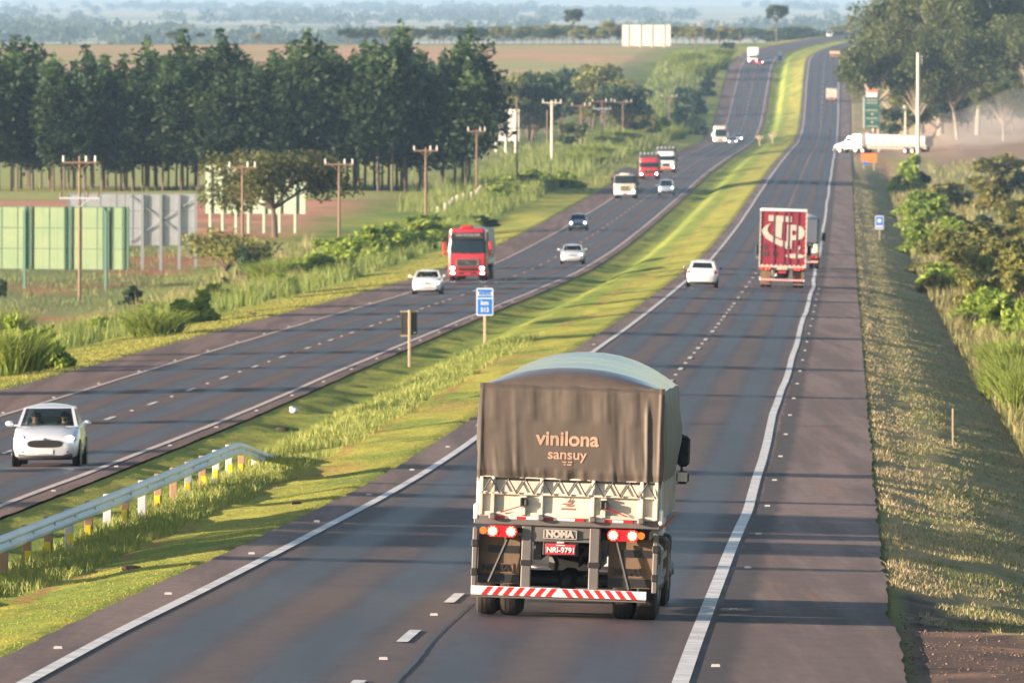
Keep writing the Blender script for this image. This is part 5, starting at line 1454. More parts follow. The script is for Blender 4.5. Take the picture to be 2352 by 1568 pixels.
sp_ = thing("utility_pole", "short pale post with a white lamp head under the big right trees", "pole", None, ((2080 - CX) * 2120 / FPX, 2120, ground((2080 - CX) * 2120 / FPX, 2120)))
MB().m(M_CONC).cyl((0, 0, -.4), (0, 0, 6.5), .2, .15, 10).build("shaft", sp_); MB().m(M_PORC).ell((0, 0, 6.8), (.45, .45, .4), 12, 8).build("lamp_head", sp_)
# fence stakes along the left bank
fp0 = MB().m(M_CONC).box(-.11, .11, -.11, .11, -.3, 1.25, .02).build("fence_post", None)
for k in range(16):
    Y = 1215 + k * 15; t = -30.6 + .9 * math.sin(k) * .4 - .02 * k
    o = fp0.copy(); COL.objects.link(o); o.location = at(t, Y); o.rotation_euler = (0, .05 * math.sin(3 * k), .2 * k); tag(o, "pale concrete fence post in the line above the roadside weeds", "fence post", "fence posts on the left bank")
bpy.data.objects.remove(fp0)
# ---------------------------------------------------------------- plants
M_LEAF = leaf_mat("foliage", 1.0, .45)
M_GRASS = leaf_mat("grass_blades", 1.0, .30)
M_BARK = mat("dark_bark", (.11, .085, .065), .9, var=.3, scale=3, stretch=(4, 4, .7))
M_PBARK = mat("pale_gum_bark", (.27, .22, .175), .75, var=.18, scale=1.2, dirt=(.28, .2, .15), dirt_amt=.4, stretch=(2, 2, .5))
LC = {'spread': ((.045, .06, .018), (.15, .155, .045)), 'gum': ((.011, .030, .018), (.046, .080, .030)), 'olive': ((.10, .115, .034), (.31, .31, .085)), 'bright': ((.13, .21, .035), (.38, .48, .085)), 'yellow': ((.13, .14, .035), (.30, .27, .07)),
      'dark': ((.022, .05, .026), (.06, .11, .045)), 'darkleaf': ((.03, .05, .02), (.08, .10, .035)), 'grass': ((.12, .18, .035), (.33, .39, .085)), 'wood': ((.035, .06, .03), (.10, .13, .05)), 'biggum': ((.036, .060, .022), (.15, .175, .055))}
def leaves(cl, n, size, seed, pal, shell=.55, tintvar=.35, aspect=1.6, up=0.0):
    """many leaf-sized faces spread through clusters (x,y,z,rx,ry,rz)"""
    r = np.random.default_rng(seed); cl = np.array(cl, float)
    vol = (cl[:, 3] * cl[:, 4] * cl[:, 5]) ** .7; cnt = np.maximum(3, (n * vol / vol.sum()).astype(int))
    idx = np.repeat(np.arange(len(cl)), cnt); N = len(idx)
    d = r.normal(size=(N, 3)); d /= np.linalg.norm(d, axis=1)[:, None]
    rad = (shell + (1 - shell) * r.random(N)) * (.9 + .25 * r.random(N))
    inner = r.random(N) < .25; rad[inner] *= r.random(inner.sum())
    P = cl[idx, :3] + d * rad[:, None] * cl[idx, 3:]
    a = r.normal(size=(N, 3)); a[:, 2] *= (1 - up); a /= np.linalg.norm(a, axis=1)[:, None]
    b = r.normal(size=(N, 3)); b -= (b * a).sum(1)[:, None] * a; b /= np.linalg.norm(b, axis=1)[:, None]
    s = size * (.6 + .8 * r.random(N))
    A = a * (s * .5 * aspect)[:, None]; B = b * (s * .5 / aspect ** .3)[:, None]
    V = np.stack([P - A, P + B * .9 - A * .1, P + A, P - B * .9 + A * .1], 1).reshape(-1, 3)
    F = np.arange(N * 4).reshape(-1, 4)
    c0, c1 = np.array(pal[0]), np.array(pal[1])
    ct = r.random(len(cl))
    w = np.clip(.68 * ct[idx] + .32 * r.random(N) + (r.random(N) - .5) * tintvar * .7, 0, 1)
    c = c0 + (c1 - c0) * w[:, None]
    return V, F, np.repeat(c, 4, 0)
def tube_np(paths):
    mb = MB().m(M_BARK)
    for pts, rad in paths: mb.tube(pts, rad, 6)
    return mb

class Plant:
    """one mesh per part, shared by every copy"""
    def __init__(s, name, cat): s.name, s.cat = name, cat; s.parts = []
    def put(s, label, loc, rz_=0.0, sc=1.0, group=None):
        root = thing(s.name, label, s.cat, group, loc, (0, 0, rz_)); root.scale = sc if hasattr(sc, '__len__') else (sc,) * 3
        for nm, me in s.parts:
            o = bpy.data.objects.new(nm, me); COL.objects.link(o); o.parent = root
        return root
def grab(o):
    me = o.data; bpy.data.objects.remove(o); return me

def gum(seed, h=15.5, cw=1.7, base=.27, n=2600, leaf=.40, pal='gum'):
    """plantation gum: straight bare stem, narrow ragged crown"""
    r = random.Random(seed); P = Plant("eucalyptus_tree", "tree")
    mb = MB().m(M_BARK); lean = r.uniform(-.25, .25)
    mb.tube([(0, 0, -.4), (lean * .2, .05, h * .35), (lean * .6, 0, h * .7), (lean, 0, h * .90)], [.13, .10, .07, .02], 7)
    cl = []; z = h * base
    while z < h:
        q = (z - h * base) / (h * (1 - base)); w_ = cw * (.50 + .72 * math.sin(math.pi * min(1, q * .72 + .25))) * (1 - .45 * q ** 3)
        for k in range(3 if q < .85 else 1):
            a = r.uniform(0, 6.28); d = w_ * r.uniform(.25, .8) * (1 if q < .9 else .2)
            x, y = d * math.cos(a), d * math.sin(a); rr = w_ * r.uniform(.42, .66)
            cl.append((x * r.uniform(.7, 1.25) + lean * q, y, z + r.uniform(-.5, .5), rr, rr, rr * r.uniform(.8, 1.4)))
            if r.random() < .5: mb.tube([(lean * q, 0, z - .8), (x * .6 + lean * q, y * .6, z - .25), (x + lean * q, y, z + .1)], [.04, .03, .012], 5)
        z += h * .052
    cl.append((lean, 0, h * .985, .42, .42, .8)); cl.append((lean, .1, h * .93, .75, .75, .8))
    for k in range(5):
        a = r.uniform(0, 6.28); cl.append((.8 * math.cos(a), .8 * math.sin(a), h * r.uniform(base * .7, base), .4, .4, .5))
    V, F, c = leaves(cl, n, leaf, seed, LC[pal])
    c = c * (1 + 1.3 * sst(V[:, 2], h * .74, h * .95))[:, None] * np.array([1.12, 1.05, .9])[None, :]     # sunlight on the tops painted into the leaf colour, lighter upward
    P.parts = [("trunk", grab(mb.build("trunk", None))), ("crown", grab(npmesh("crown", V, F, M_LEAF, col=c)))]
    return P

def broad(seed, h, w, trunk=.3, n=1800, leaf=.35, pal='olive', flat=.5, name="broad_tree", bark=None, nlimb=7, tr=.22, gaps=1.0, cat="tree"):
    """spreading tree: forked trunk, limbs that carry separate leaf clumps"""
    r = random.Random(seed); P = Plant(name, cat); mb = MB().m(bark or M_BARK); cl = []
    fx, fy = r.uniform(-.1, .1) * w, r.uniform(-.1, .1) * w; zt = h * trunk
    mb.tube([(0, 0, -.5), (fx * .4, fy * .4, zt * .5), (fx, fy, zt)], [tr * 1.25, tr, tr * .8], 8)
    for k in range(nlimb):
        a = 6.28 * k / nlimb + r.uniform(-.4, .4); q = r.uniform(.55, 1.0); R = w * .5 * q
        e = (fx + R * math.cos(a), fy + R * math.sin(a), zt + (h - zt) * (r.uniform(.35, .75) if q > .75 else r.uniform(.6, .92)))
        m_ = (fx + R * .45 * math.cos(a + .2), fy + R * .45 * math.sin(a + .2), zt + (e[2] - zt) * .55)
        mb.tube([(fx, fy, zt - .1), m_, e], [tr * .6, tr * .38, tr * .1], 6)
        for j in range(4):
            t_ = r.uniform(.5, 1.1); s_ = w * r.uniform(.09, .17) / gaps ** .3
            c = [m_[i] + (e[i] - m_[i]) * t_ + r.uniform(-1, 1) * w * .10 for i in range(3)]
            cl.append((c[0], c[1], min(h * .93, max(zt * .8, c[2])), s_ * 1.15, s_ * 1.15, s_ * (1 - flat * .5)))
            mb.tube([m_, tuple(.5 * (m_[i] + c[i]) + (0, 0, .1)[i] for i in range(3)), tuple(c)], [tr * .2, tr * .12, tr * .04], 5)
    for j in range(int(6 / gaps)):
        a, q = r.uniform(0, 6.28), r.uniform(0, .33) * w; s_ = w * r.uniform(.11, .18)
        cl.append((fx + q * math.cos(a), fy + q * math.sin(a), h * r.uniform(.78, .95), s_, s_, s_ * (1 - flat * .5)))
    V, F, c = leaves(cl, n, leaf, seed, LC[pal])
    P.parts = [("trunk", grab(mb.build("trunk", None))), ("crown", grab(npmesh("crown", V, F, M_LEAF, col=c)))]
    return P

def shrub(seed, pal, n=900, leaf=.085, name="shrub"):
    """unit bush: about 1 wide, 1 high, several stems"""
    r = random.Random(seed); P = Plant(name, "bush"); mb = MB().m(M_BARK); cl = []
    for k in range(11):
        a = r.uniform(0, 6.28); q = r.uniform(.05, .42); z = r.uniform(.2, .85) * (1 - q * .6); s_ = r.uniform(.12, .22)
        c = (q * math.cos(a), q * math.sin(a), z); cl.append(c + (s_, s_, s_ * .85))
        mb.tube([(0, 0, -.15), (c[0] * .5, c[1] * .5, z * .5), c], [.018, .012, .004], 5)
    for k in range(6):
        a = r.uniform(0, 6.28); cl.append((.38 * math.cos(a), .38 * math.sin(a), .10, .16, .16, .13))
    V, F, c = leaves(cl, n, leaf, seed, LC[pal], .4)
    P.parts = [("stem", grab(mb.build("stem", None))), ("crown", grab(npmesh("crown", V, F, M_LEAF, col=c)))]
    return P

def blades(X, Y, Z, H, Wd, rng, pal, lean=.35, var=.4, wind=(0, 0)):
    """thin upright blades, two faces each, as arrays"""
    N = len(X); a = rng.random(N) * 6.283; dx, dy = np.cos(a) * Wd * .5, np.sin(a) * Wd * .5
    b = rng.random(N) * 6.283; L_ = H * lean * rng.random(N)
    ox, oy = np.cos(b) * L_ + wind[0] * H, np.sin(b) * L_ + wind[1] * H
    P0 = np.stack([X, Y, Z - .02], 1); d = np.stack([dx, dy, 0 * dx], 1)
    M_ = P0 + np.stack([ox * .35, oy * .35, H * .62], 1); T_ = P0 + np.stack([ox, oy, H], 1)
    V = np.stack([P0 - d, P0 + d, M_ + d * .75, M_ - d * .75, T_ + d * .15, T_ - d * .15], 1).reshape(-1, 3)
    i = np.arange(N)[:, None] * 6
    F = np.concatenate([i + np.array([0, 1, 2, 3]), i + np.array([3, 2, 4, 5])], 0)
    c0, c1 = np.array(pal[0]), np.array(pal[1])
    w = np.clip(rng.random(N), 0, 1)[:, None]; c = c0 + (c1 - c0) * w
    return V, F, np.repeat(c, 6, 0)
def gz(X, Y):
    """ground height for arrays, from the ground sheet itself"""
    t = X - xline(Y); i = np.clip(np.searchsorted(YS, Y) - 1, 0, NY - 2); j = np.clip(np.searchsorted(TS, t) - 1, 0, NT - 2)
    u = (Y - YS[i]) / (YS[i + 1] - YS[i]); v = (t - TS[j]) / (TS[j + 1] - TS[j])
    return (ZZ[i, j] * (1 - u) + ZZ[i + 1, j] * u) * (1 - v) + (ZZ[i, j + 1] * (1 - u) + ZZ[i + 1, j + 1] * u) * v + ZC
def merge(parts):
    V = np.concatenate([p[0] for p in parts]); n = 0; Fs = []
    for p in parts: Fs.append(p[1] + n); n += len(p[0])
    return V, np.concatenate(Fs), np.concatenate([p[2] for p in parts])

def gxy(x, y): return (x, y, float(gz(np.array([x]), np.array([y]))[0]))
# --- the row of gum trees
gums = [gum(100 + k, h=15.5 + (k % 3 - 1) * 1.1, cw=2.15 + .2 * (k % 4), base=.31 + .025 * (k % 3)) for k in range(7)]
rg = random.Random(5)
LAB_GUM = "tall dark gum tree standing close in the plantation row across the left field"
n_ = 0
for row in range(5):
    Y0 = 1404 + row * 7.5
    x = -61 + row * .9
    while x < -4.6 + row * .25:
        xx, yy = x + rg.uniform(-.5, .5), Y0 + rg.uniform(-1.5, 1.5)
        k = rg.randrange(7)
        s = rg.choice((.78, .86, .92, .96, 1.0, 1.08)) * rg.uniform(.97, 1.04) * (1.0 if x < -14 else 1.08) * (.97 if x < -40 else 1)
        if rg.random() < .93:
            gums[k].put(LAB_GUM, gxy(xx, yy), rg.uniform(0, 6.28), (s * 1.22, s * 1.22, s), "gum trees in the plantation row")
        x += (1.9 if row < 3 else 2.6) * rg.uniform(.7, 1.3)
# --- gum trees outside the left edge of the view, their shadows cross the road
for (t, Y, s) in ((-31, 267, .92), (-32, 210, 1.1), (-34, 215, 1.2), (-31, 220.5, 1.05), (-36, 224, 1.2), (-30, 204, .9), (-33, 198, 1.0), (-33, 186, .8), (-32, 361, .85), (-35, 492, 1.35), (-46, 655, 1.3), (-48, 738, 1.5), (-44, 618, 1.3), (-34, 412, 1.1), (-39, 560, 1.2), (-33, 300, .7), (-30, 240, .7), (-34, 320, .75), (-37, 455, .8), (-31, 250, .62), (-51, 770, 1.6), (-59, 868, 1.5)):
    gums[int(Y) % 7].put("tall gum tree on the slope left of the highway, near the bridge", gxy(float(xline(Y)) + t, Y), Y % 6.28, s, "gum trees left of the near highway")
# --- spreading tree and single bushes on the left field
spread = broad(11, 7.2, 12.0, .36, 9000, .25, 'spread', .75, "spreading_tree", None, 11, .26)
spread.put("low wide spreading tree with dark forked limbs in front of the pale green billboard", gxy((632 - CX) * 1108 / FPX, 1108), 1.2)
bt = broad(21, 3.4, 6.4, .2, 2300, .22, 'olive', .6, "field_tree", None, 9, .10, cat="tree")
bt.put("low ragged bush tree in front of the grey billboard", gxy((532 - CX) * 946 / FPX, 946), .6)
dkb = shrub(33, 'dark', 1000, .10)
dkb.put("dense dark green bush growing in the ragged bush tree", gxy((572 - CX) * 941 / FPX, 941), .3, (2.3, 2.3, 3.0))
dkb.put("small dark bush at the foot of the green billboard's right post", gxy((512 - CX) * 800 / FPX * 0 + (515 - CX) * 905 / FPX, 905), 1.3, (1.2, 1.2, 1.2))
dkb.put("dark bush cut by the left edge under the green billboard", gxy((-2 - CX) * 905 / FPX, 905), 2.3, (1.2, 1.2, 1.6))
# --- forest clump in the hollow, ridge woods, trees beyond
woods = [broad(40 + k, 9.5 + k % 3, 10 + k % 4, .25, 1500, .62, ('wood', 'dark', 'olive')[k % 3], .45, "woodland_tree", None, 7, .2) for k in range(6)]
def dome(px): return 16 + np.interp(px, [1040, 1100, 1180, 1260, 1330, 1400, 1450, 1480], [185, 160, 150, 140, 128, 150, 190, 240])
rg = random.Random(9)
for k in range(64):
    px_ = rg.uniform(1035, 1478); Y = rg.uniform(1960, 2260) if px_ < 1240 else rg.uniform(2230, 2480)
    top = dome(px_) + rg.uniform(0, 70) * (1 if k % 3 else 1.7)
    X = (px_ - CX) * Y / FPX; z = gxy(X, Y)[2]; ztop = ZC - (top + 40) * Y / FPX
    h = max(3.8, .92 * (ztop - z)); P = woods[rg.randrange(6)]
    s = h / 10.0
    P.put("dark leafy tree in the wooded hollow behind the small poles", (X, Y, z), rg.uniform(0, 6.28), (max(.6, min(1.1, s)), max(.6, min(1.1, s)), s), "woodland trees in the hollow")
woods[0].put("reddish-leaved small tree at the foot of the hollow" if False else "small rounded tree at the foot of the wooded hollow", gxy((1312 - CX) * 1840 / FPX, 1840), 0, .5)
for k in range(64):
    px_ = 800 + 890 * (k + rg.uniform(-.5, .5)) / 64; Y = rg.uniform(3480, 3760); X = (px_ - CX) * Y / FPX; z = gxy(X, Y)[2]
    top = np.interp(px_, [800, 900, 1040, 1200, 1315, 1420, 1560, 1690], [88, 72, 62, 70, 60, 62, 68, 78]) + rg.uniform(-4, 20)
    s = max(.45, (ZC - (top + 40) * Y / FPX - z) / 10.0)
    woods[rg.randrange(6)].put("hazy tree in the dark belt of woods behind the ridge field", (X, Y, z), rg.uniform(0, 6.28), (s * 1.15, s * 1.15, s), "woods behind the ridge field")
tallw = broad(61, 13, 8, .55, 1300, .6, 'wood', .2, "woodland_tree", None, 8, .25, 1.6)
for lab, px_, top, Y in (("taller open-crowned tree rising over the belt of woods, left of the white billboard", 1318, 24, 3600), ("tall lone hazy tree beyond the crest of the highway", 1784, 14, 3650), ("round dark hazy tree above the left end of the gum row", 36, 78, 3500), ("flat-topped hazy tree left of the gum row's tall middle", 402, 70, 3560), ("thin palm-like hazy tree above the gum row", 460, 82, 3540), ("low hazy tree cut by the left edge above the field", 6, 92, 3480), ("low dark hazy thicket above the pink field on the left", 160, 98, 3470), ("small hazy round tree above the pink field", 255, 98, 3490), ("hazy tree between the gum row tops and the belt of woods", 590, 82, 3600), ("hazy small tree near the left end of the belt of woods", 720, 84, 3560)):
    X = (px_ - CX) * Y / FPX; z = gxy(X, Y)[2]; s = (ZC - (top + 40) * Y / FPX - z) / 12.4
    (tallw if s > .62 or px_ in (460,) else woods[px_ % 6]).put(lab, (X, Y, z), px_ * .1, s if s > .62 else (s * 1.5, s * 1.5, s * 1.25))
cyp = Plant("cypress_tree", "tree"); cl = [(0, 0, z, .75 * (1 - .7 * (z / 6.5) ** 2), .75 * (1 - .7 * (z / 6.5) ** 2), .7) for z in np.arange(.8, 6.6, .5)]
V, F, c = leaves(cl, 900, .3, 71, LC['dark']); cyp.parts = [("trunk", grab(MB().m(M_BARK).cyl((0, 0, -.4), (0, 0, 5), .12, .04).build("trunk", None))), ("crown", grab(npmesh("crown", V, F, M_LEAF, col=c)))]
cyp.put("narrow dark cypress beside the last poles on the left bank", gxy((1553 - CX) * 2560 / FPX, 2560))
woods[2].put("rounded dark tree right of the wooded hollow", gxy((1484 - CX) * 2300 / FPX, 2300), 0, .42)
# --- the big gum trees on the right
bigs = [broad(81 + k, 24 + 2 * k, 19 + k, .27, 13000, .52, 'biggum', .15, "gum_tree", M_PBARK, 13, .42, 1.0) for k in range(3)]
one = broad(91, 17.0, 13.5, .46, 6500, .42, 'biggum', .3, "gum_tree", M_PBARK, 9, .34, 1.6)
one.put("pale-trunked forked gum tree nearest the highway, beside the green sign", gxy((2022 - CX) * 2065 / FPX, 2065), .4)
for k, (lab, px_, Y, s) in enumerate((("tall gum tree at the left of the big right grove, its crown near the highway", 2055, 2240, .90), ("tallest gum tree in the middle of the right grove", 2160, 2200, 1.20), ("tall gum tree right of the grove's tallest", 2245, 2170, 1.02), ("gum tree cut by the right edge of the view", 2375, 2150, .88), ("shorter gum tree in front of the grove's middle", 2120, 2110, .66), ("shorter leafy gum tree in front of the grove's right half", 2200, 2110, .70), ("thin young gum at the right foot of the grove", 2305, 2090, .42), ("dark-crowned gum deep in the grove behind the concrete pole", 2120, 2300, 1.05))):
    bigs[k % 3].put(lab, gxy((px_ - CX) * Y / FPX, Y), k * 1.7, s)
for k in range(12):
    px_ = 2060 + 27 * k; Y = 2180 + 25 * (k % 3); woods[(k * 5) % 6].put("dark undergrowth tree between the trunks of the right grove", gxy((px_ - CX) * Y / FPX, Y), k, (.8, .8, .75 + .12 * (k % 3)), "undergrowth in the right grove")
for k in range(9):
    px_ = 1700 + 30 * k; Y = 4250 + 60 * (k % 3); X = (px_ - CX) * Y / FPX; z = gxy(X, Y)[2]; s = (ZC - (62 + 40 + (k % 4) * 5) * Y / FPX - z) / 10
    woods[k % 6].put("faint blue tree in the far woods where the highway bends", (X, Y, z), k, (1.3, 1.3, max(.4, s)), "far woods past the bend")
# --- bushes: right field edge and left roadside
BUSHES = [(45.9,1452,3.5,4.3,'bright'), (47.3,1455,3.0,3.0,'dark'), (45.0,1327,3.7,2.3,'dark'), (44.8,1282,4.0,2.8,'olive'), (58.3,1511,5.8,3.3,'olive'), (49.3,1277,4.0,3.1,'yellow'), (59.0,1450,3.0,3.0,'dark'), (39.5,1221,3.4,2.5,'bright'), (39.0,1152,3.6,2.4,'bright'), (39.5,1110,4.2,1.9,'dark'), (42.1,1122,2.3,1.8,'dark'), (36.2,1132,2.4,2.4,'bright'), (48.6,1211,2.9,2.1,'olive'), (42.4,1046,2.9,2.5,'yellow'), (35.0,1012,4.6,2.1,'bright'), (37.3,989,4.1,2.4,'olive'), (31.9,981,2.7,2.4,'bright'), (29.8,871,3.6,2.7,'olive'), (29.3,798,3.6,3.1,'olive'), (32.4,822,3.1,2.9,'olive'), (29.0,713,2.7,2.7,'olive'), (26.8,766,2.7,1.9,'bright'), (25.6,685,2.4,1.9,'olive'), (25.9,763,1.6,1.3,'yellow'), (23.9,645,2.0,1.7,'bright'), (23.6,597,2.3,1.9,'bright'), (22.7,617,1.3,0.9,'darkleaf'), (23.2,567,1.6,1.8,'bright'), (19.3,493,1.5,1.5,'grass'), (18.8,464,1.8,1.9,'grass'), (17.1,427,1.6,1.9,'grass'), (16.9,437,0.9,1.2,'grass'), (16.4,400,1.3,1.9,'grass'), (-18.5,466,1.9,1.9,'grass'), (-17.4,470,1.6,1.7,'bright'), (-19.0,482,1.8,2.1,'bright'), (-29.2,718,2.5,2.6,'grass'), (-21.2,634,2.0,1.6,'bright'), (-15.7,626,2.0,1.6,'bright'), (-16.3,573,2.2,1.4,'grass'), (-16.8,785,2.5,1.6,'grass'), (-26.5,871,1.8,1.5,'dark'), (-16.6,892,3.4,2.2,'grass'), (-13.0,971,4.4,2.4,'bright'), (-10.8,982,4.4,2.7,'bright'), (-8.9,1036,4.3,2.2,'bright'), (-15.3,922,3.2,1.9,'grass'), (-6.6,1070,4.1,2.2,'grass'), (-2.7,1174,3.3,1.4,'dark'), (-4.7,1174,3.7,1.2,'bright'), (0.2,1399,5.4,1.9,'bright'), (3.0,1466,5.6,2.3,'bright'), (1.2,1457,4.1,2.0,'dark'), (5.8,1461,4.6,2.0,'bright'), (9.1,1705,5.3,2.4,'grass'), (14.8,1988,5.5,2.4,'bright'), (18.5,2181,6.1,2.7,'grass'), (24.4,2388,6.6,3.3,'bright'), (11.6,1814,4.4,2.5,'grass'), (28.0,2480,6.0,3.5,'bright'), (34.7,2596,6.3,5.4,'dark'), (39.1,2718,6.6,5.7,'dark'), (37.3,2532,5.3,4.4,'dark'), (30.6,2416,5.0,2.9,'grass'), (38.3,2757,5.8,4.8,'dark'), (43.7,2829,4.9,4.9,'dark'), (44.2,2930,6.1,5.1,'grass'), (48.3,2994,6.2,4.2,'grass'), (41.8,2975,6.2,5.2,'grass'), (56.2,3273,4.6,3.4,'dark'), (51.3,3110,5.4,3.2,'grass')]

BUSHES += [(float(xline(Y)) + t, Y, w_, h_, 'bright') for t, Y, w_, h_ in ((-27.6, 560, 1.8, 1.3), (-27.8, 610, 2.0, 1.5), (-27.5, 668, 2.2, 1.4), (-28, 742, 2.6, 1.7), (-27.4, 815, 2.8, 1.6), (-28.2, 880, 3.4, 2.1), (-27.8, 912, 3.8, 2.3), (-28.3, 946, 4.2, 2.6), (-27.6, 985, 4.4, 2.7), (-28.4, 1022, 4.4, 2.5), (-27.7, 1064, 4.4, 2.4), (-28.1, 1120, 4.2, 2.0), (-27.2, 1300, 4.4, 1.9), (-27.6, 1365, 4.8, 2.0))]
SH = {p: [shrub(200 + 7 * i + j, p, 2600, .08 if p != 'olive' else .07, "shrub") for j in range(3)] for i, p in enumerate(('bright', 'dark', 'olive', 'yellow', 'darkleaf'))}
def tussock(seed):
    r = np.random.default_rng(seed); N = 1900; a = r.random(N) * 6.283; q = .42 * np.sqrt(r.random(N))
    V, F, c = blades(q * np.cos(a), q * np.sin(a), np.zeros(N), (.55 + .5 * r.random(N)) * (1 - .5 * q), .018 + .012 * r.random(N), r, LC['grass'], .8)
    P = Plant("tall_grass_clump", "grass clump"); P.parts = [("blades", grab(npmesh("blades", V, F, M_GRASS, col=c)))]
    return P
TUS = [tussock(300 + k) for k in range(4)]
WORD = {'bright': 'fresh green', 'dark': 'dark green', 'olive': 'olive green', 'yellow': 'yellowish', 'darkleaf': 'dark-leaved', 'grass': 'tall reedy'}
for k, (x, y, w_, h_, p) in enumerate(BUSHES):
    right = x > float(xline(y)) + 5
    if p == 'grass':
        lab = "tall reedy grass clump below the right verge" if right else "tall reedy grass clump on the bank of the oncoming lanes"
        P = TUS[k % 4]; sc_ = (w_ * 1.25, w_ * 1.25, h_)
    else:
        lab = ("%s bush in the scrub right of the verge ditch" if right else "%s bush among the tall grass left of the oncoming lanes") % WORD[p]
        P = SH[p][k % 3]; kk = 1.0 if p in ('dark', 'darkleaf') else (1.35 if right else 1.2); sc_ = (w_ * kk, w_ * kk, h_ * kk)
    P.put(lab, gxy(x, y), k * 1.3, sc_, lab.replace("bush", "bushes").replace("clump", "clumps"))
# --- grasses
rng = np.random.default_rng(3)
def scatter(n, t0, t1, y0, y1, power=1.6):
    """denser close to the camera"""
    u = rng.random(n); y = (y0 ** (1 - power) + u * (y1 ** (1 - power) - y0 ** (1 - power))) ** (1 / (1 - power))
    t = t0 + (t1 - t0) * rng.random(n); return xline(y) + t, y, t
parts = []
x, y, t = scatter(200000, -8.7, -.75, 138, 900, 2.0)
keep = (fbm(x / .5, y / .9, 7, 2) > .36); x, y, t = x[keep], y[keep], t[keep]
lush = np.clip(sst(-t, 3.2, 4.0), .0, 1) ; k_ = rng.random(len(x)) < lush * .75
W_ = .012 + y * 4.5e-5
for sel, pal in ((k_, ((.11, .16, .025), (.25, .30, .055))), (~k_, ((.22, .24, .04), (.36, .36, .065)))):
    parts.append(blades(x[sel], y[sel], gz(x[sel], y[sel]), .015 + .03 * rng.random(sel.sum()), W_[sel] * .75, rng, pal, 1.0))
x, y, t = scatter(45000, -6.6, -3.25, 190, 520, 1.8)
keep = fbm(x / .9, y / 2.2, 13, 3) > .40 + .05 * sst(y, 330, 500); x, y = x[keep], y[keep]
parts.append(blades(x, y, gz(x, y), .07 + .18 * rng.random(len(x)), .012 + y * 3e-5, rng, ((.15, .20, .04), (.36, .37, .11)), .8))
x, y, t = scatter(40000, -24.5, -19.2, 380, 1100, 1.8)
parts.append(blades(x, y, gz(x, y), .04 + .06 * rng.random(len(x)), .012 + y * 4.5e-5, rng, ((.17, .18, .035), (.36, .33, .08)), .8))
V, F, c = merge(parts); tag(npmesh("mown_grass", V, F, M_GRASS, col=c), kind="stuff")
parts = []
def belt(n, t0, t1, y0, y1, h0, h1, pal, thr, pw=1.5, wd=1.0):
    x, y, t = scatter(n, t0, t1, y0, y1, pw); q = fbm(x / 2.5, y / 9, 23, 3); keep = q > thr; x, y, q = x[keep], y[keep], q[keep]
    parts.append(blades(x, y, gz(x, y), (h0 + (h1 - h0) * rng.random(len(x))) * (.55 + .9 * sst(q, thr, .7)), wd * (.02 + y * 5e-5), rng, pal, .5))
belt(14000, -30.5, -24.9, 1080, 1260, .3, .9, ((.09, .14, .03), (.27, .32, .08)), .32, 1.5, .75)
belt(70000, -34, -24.9, 400, 1080, .35, 1.1, ((.09, .14, .03), (.27, .32, .08)), .32, 1.5, .75)
belt(24000, -37, -27.5, 500, 1080, .5, 1.2, ((.24, .20, .09), (.46, .38, .19)), .50, 1.5, .6)
belt(40000, -36, -24.3, 1250, 3000, .5, 1.6, ((.09, .13, .035), (.25, .29, .08)), .36, 1.3, .8)
belt(12000, -64, -37, 850, 1090, .15, .45, ((.10, .14, .04), (.25, .27, .09)), .46, 1.2, .8)
belt(9000, -70, -20, 1400, 1900, .3, .8, ((.13, .16, .05), (.28, .28, .10)), .5, 1.2, .8)
V, F, c = merge(parts); tag(npmesh("tall_roadside_grass", V, F, M_GRASS, col=c), kind="stuff")
parts = []
x, y, t = scatter(115000, 9.85, 14.4, 164, 1500, 1.7)
e = sst(-(t + 1.3 * (fbm(y / 2.5, y * 0, 39, 3) - .5)), -10.9, -10.2); dry = (rng.random(len(x)) < .34 + .6 * e + 1.3 * (fbm(x / 1.6, y / 7, 33, 3) - .5)); keep = (fbm(x / .9, y / 2.2, 35, 3) > .45) & (y + 11 * (t - 10) + 46 * (fbm(x / 1.2, y / 6, 95, 3) - .5) > 188); x, y, t, dry = x[keep], y[keep], t[keep], dry[keep]
hh = .03 + .08 * rng.random(len(x)) + .09 * rng.random(len(x)) * sst(-t, -10.5, -10.0)
for sel, pal in ((dry, ((.30, .24, .125), (.56, .45, .26))), (~dry, ((.13, .155, .05), (.25, .26, .09)))):
    parts.append(blades(x[sel], y[sel], gz(x[sel], y[sel]), hh[sel], .008 + y[sel] * 4e-5, rng, pal, 1.0))
x, y, t = scatter(26000, 14.0, 22, 330, 1500, 1.5)
parts.append(blades(x, y, gz(x, y), .3 + .6 * rng.random(len(x)), .02 + y * 5e-5, rng, ((.14, .15, .05), (.36, .31, .13)), .6))
x, y, t = scatter(16000, 20, 52, 800, 1800, 1.4); keep = fbm(x / 4, y / 14, 37, 3) > .42; x, y = x[keep], y[keep]
parts.append(blades(x, y, gz(x, y), .3 + .6 * rng.random(len(x)), .02 + y * 5e-5, rng, ((.14, .16, .05), (.34, .31, .12)), .6))
V, F, c = merge(parts); tag(npmesh("verge_grass", V, F, M_GRASS, col=c), kind="stuff")
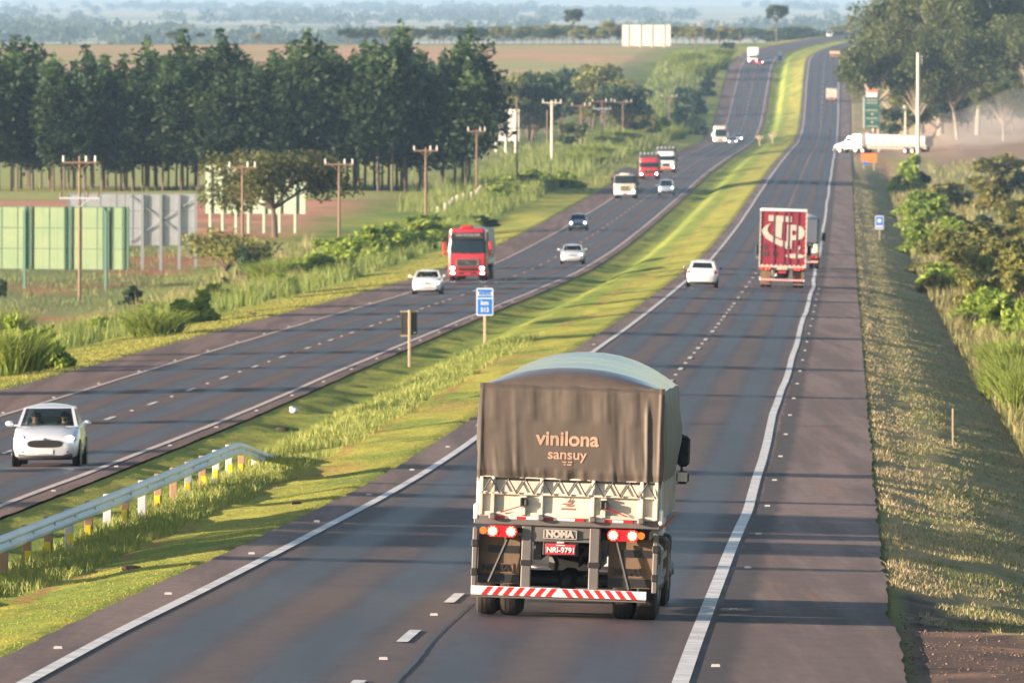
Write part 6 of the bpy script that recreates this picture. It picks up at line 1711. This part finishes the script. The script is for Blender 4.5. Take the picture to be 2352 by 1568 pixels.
# --- gravel on the apron and dirt shoulder
N = 4200; y = 128 + 52 * rng.random(N); t = 9.5 + 4.5 * rng.random(N) ** 1.2; x = xline(y) + t; s = .008 + .020 * rng.random(N) ** 3; z = gz(x, y) + .012
keep = (t > 9.95) & (fbm(x / .8, y / 1.5, 51, 2) > .42); N = keep.sum(); x, y, z, s = x[keep], y[keep], z[keep], s[keep]
o8 = np.array([(1, 0, 0), (0, 1, 0), (-1, 0, 0), (0, -1, 0), (0, 0, .7), (0, 0, -.5)], float)
V = (np.stack([x, y, z], 1)[:, None, :] + o8[None] * (s[:, None, None] * (.7 + .6 * rng.random((N, 6, 1))))).reshape(-1, 3)
f8 = np.array([(0, 1, 4), (1, 2, 4), (2, 3, 4), (3, 0, 4), (1, 0, 5), (2, 1, 5), (3, 2, 5), (0, 3, 5)])
F = (np.arange(N)[:, None, None] * 6 + f8[None]).reshape(-1, 3)
cg = np.repeat(np.array([.21, .145, .11]) * (.45 + .9 * rng.random((N, 1))), 6, 0)
tag(npmesh("gravel", V, F, M_LAND, col=cg), kind="stuff")
# --- woods far away on the plain
cl = []; r = random.Random(4)
for k in range(2600):
    Y = 7600 + 14000 * r.random() ** 1.3; X = r.uniform(-.055, .055) * Y
    if vnoise(np.array([X / 150.]), np.array([Y / 900.]), 3)[0] < .55: continue
    s = r.uniform(4, 9); z = gxy(X, Y)[2]
    for j in range(2): cl.append((X + r.uniform(-6, 6), Y + r.uniform(-10, 10), z + s * .7, s * r.uniform(.8, 1.6), s, s * .8))
V, F, c = leaves(cl, 60000, 3.2, 5, LC['wood'], .5)
tag(npmesh("distant_woods", V, F, M_LEAF, col=c), kind="stuff")
# --- dust the tipper truck has raised on the dirt road
M_DUST, nt_, b_, o_ = new_mat("dust"); nt_.nodes.remove(b_)
v_ = nt_.nodes.new("ShaderNodeVolumePrincipled"); v_.inputs["Color"].default_value = (.90, .90, .90, 1); v_.inputs["Density"].default_value = .009
lnk(nt_, v_.outputs[0], o_.inputs["Volume"])
for (px_, Y, zc_, rx, ry, rz_) in ((2260, 2030, 3.0, 9, 9, 3.6), (2170, 2050, 1.6, 8, 6, 2.2), (2330, 2060, 4.2, 8, 10, 4.6), (2225, 1975, 1.2, 6, 5, 1.8)):
    mb = MB().m(M_DUST); mb.ell((0, 0, 0), (rx, ry, rz_), 24, 14)
    mb.v = [(x_ * (1 + .14 * math.sin(1.1 * z_ + .5 * y_)), y_, z_ * (1 + .12 * math.sin(.6 * x_ + 1.3))) for x_, y_, z_ in mb.v]
    X = (px_ - CX) * Y / FPX; o = tag(mb.build("dust_cloud", None), kind="stuff"); o.location = (X, Y, ground(X, Y) + zc_)
# ---------------------------------------------------------------- the air between camera and far hills
def haze_box():
    mb = MB()
    m, nt, b, o = new_mat("haze_air")
    nt.nodes.remove(b)
    v = nt.nodes.new("ShaderNodeVolumePrincipled")
    v.inputs["Color"].default_value = (.42, .66, 1.0, 1)
    v.inputs["Density"].default_value = HAZE
    v.inputs["Anisotropy"].default_value = 0.0
    lnk(nt, v.outputs[0], o.inputs["Volume"])
    mb.m(m).box(-7500, 7500, -600, 33500, -23, ZC + 14)
    h = mb.build("haze", smooth=0)
    tag(h, kind="stuff")
HAZE = 0.43e-4
haze_box()
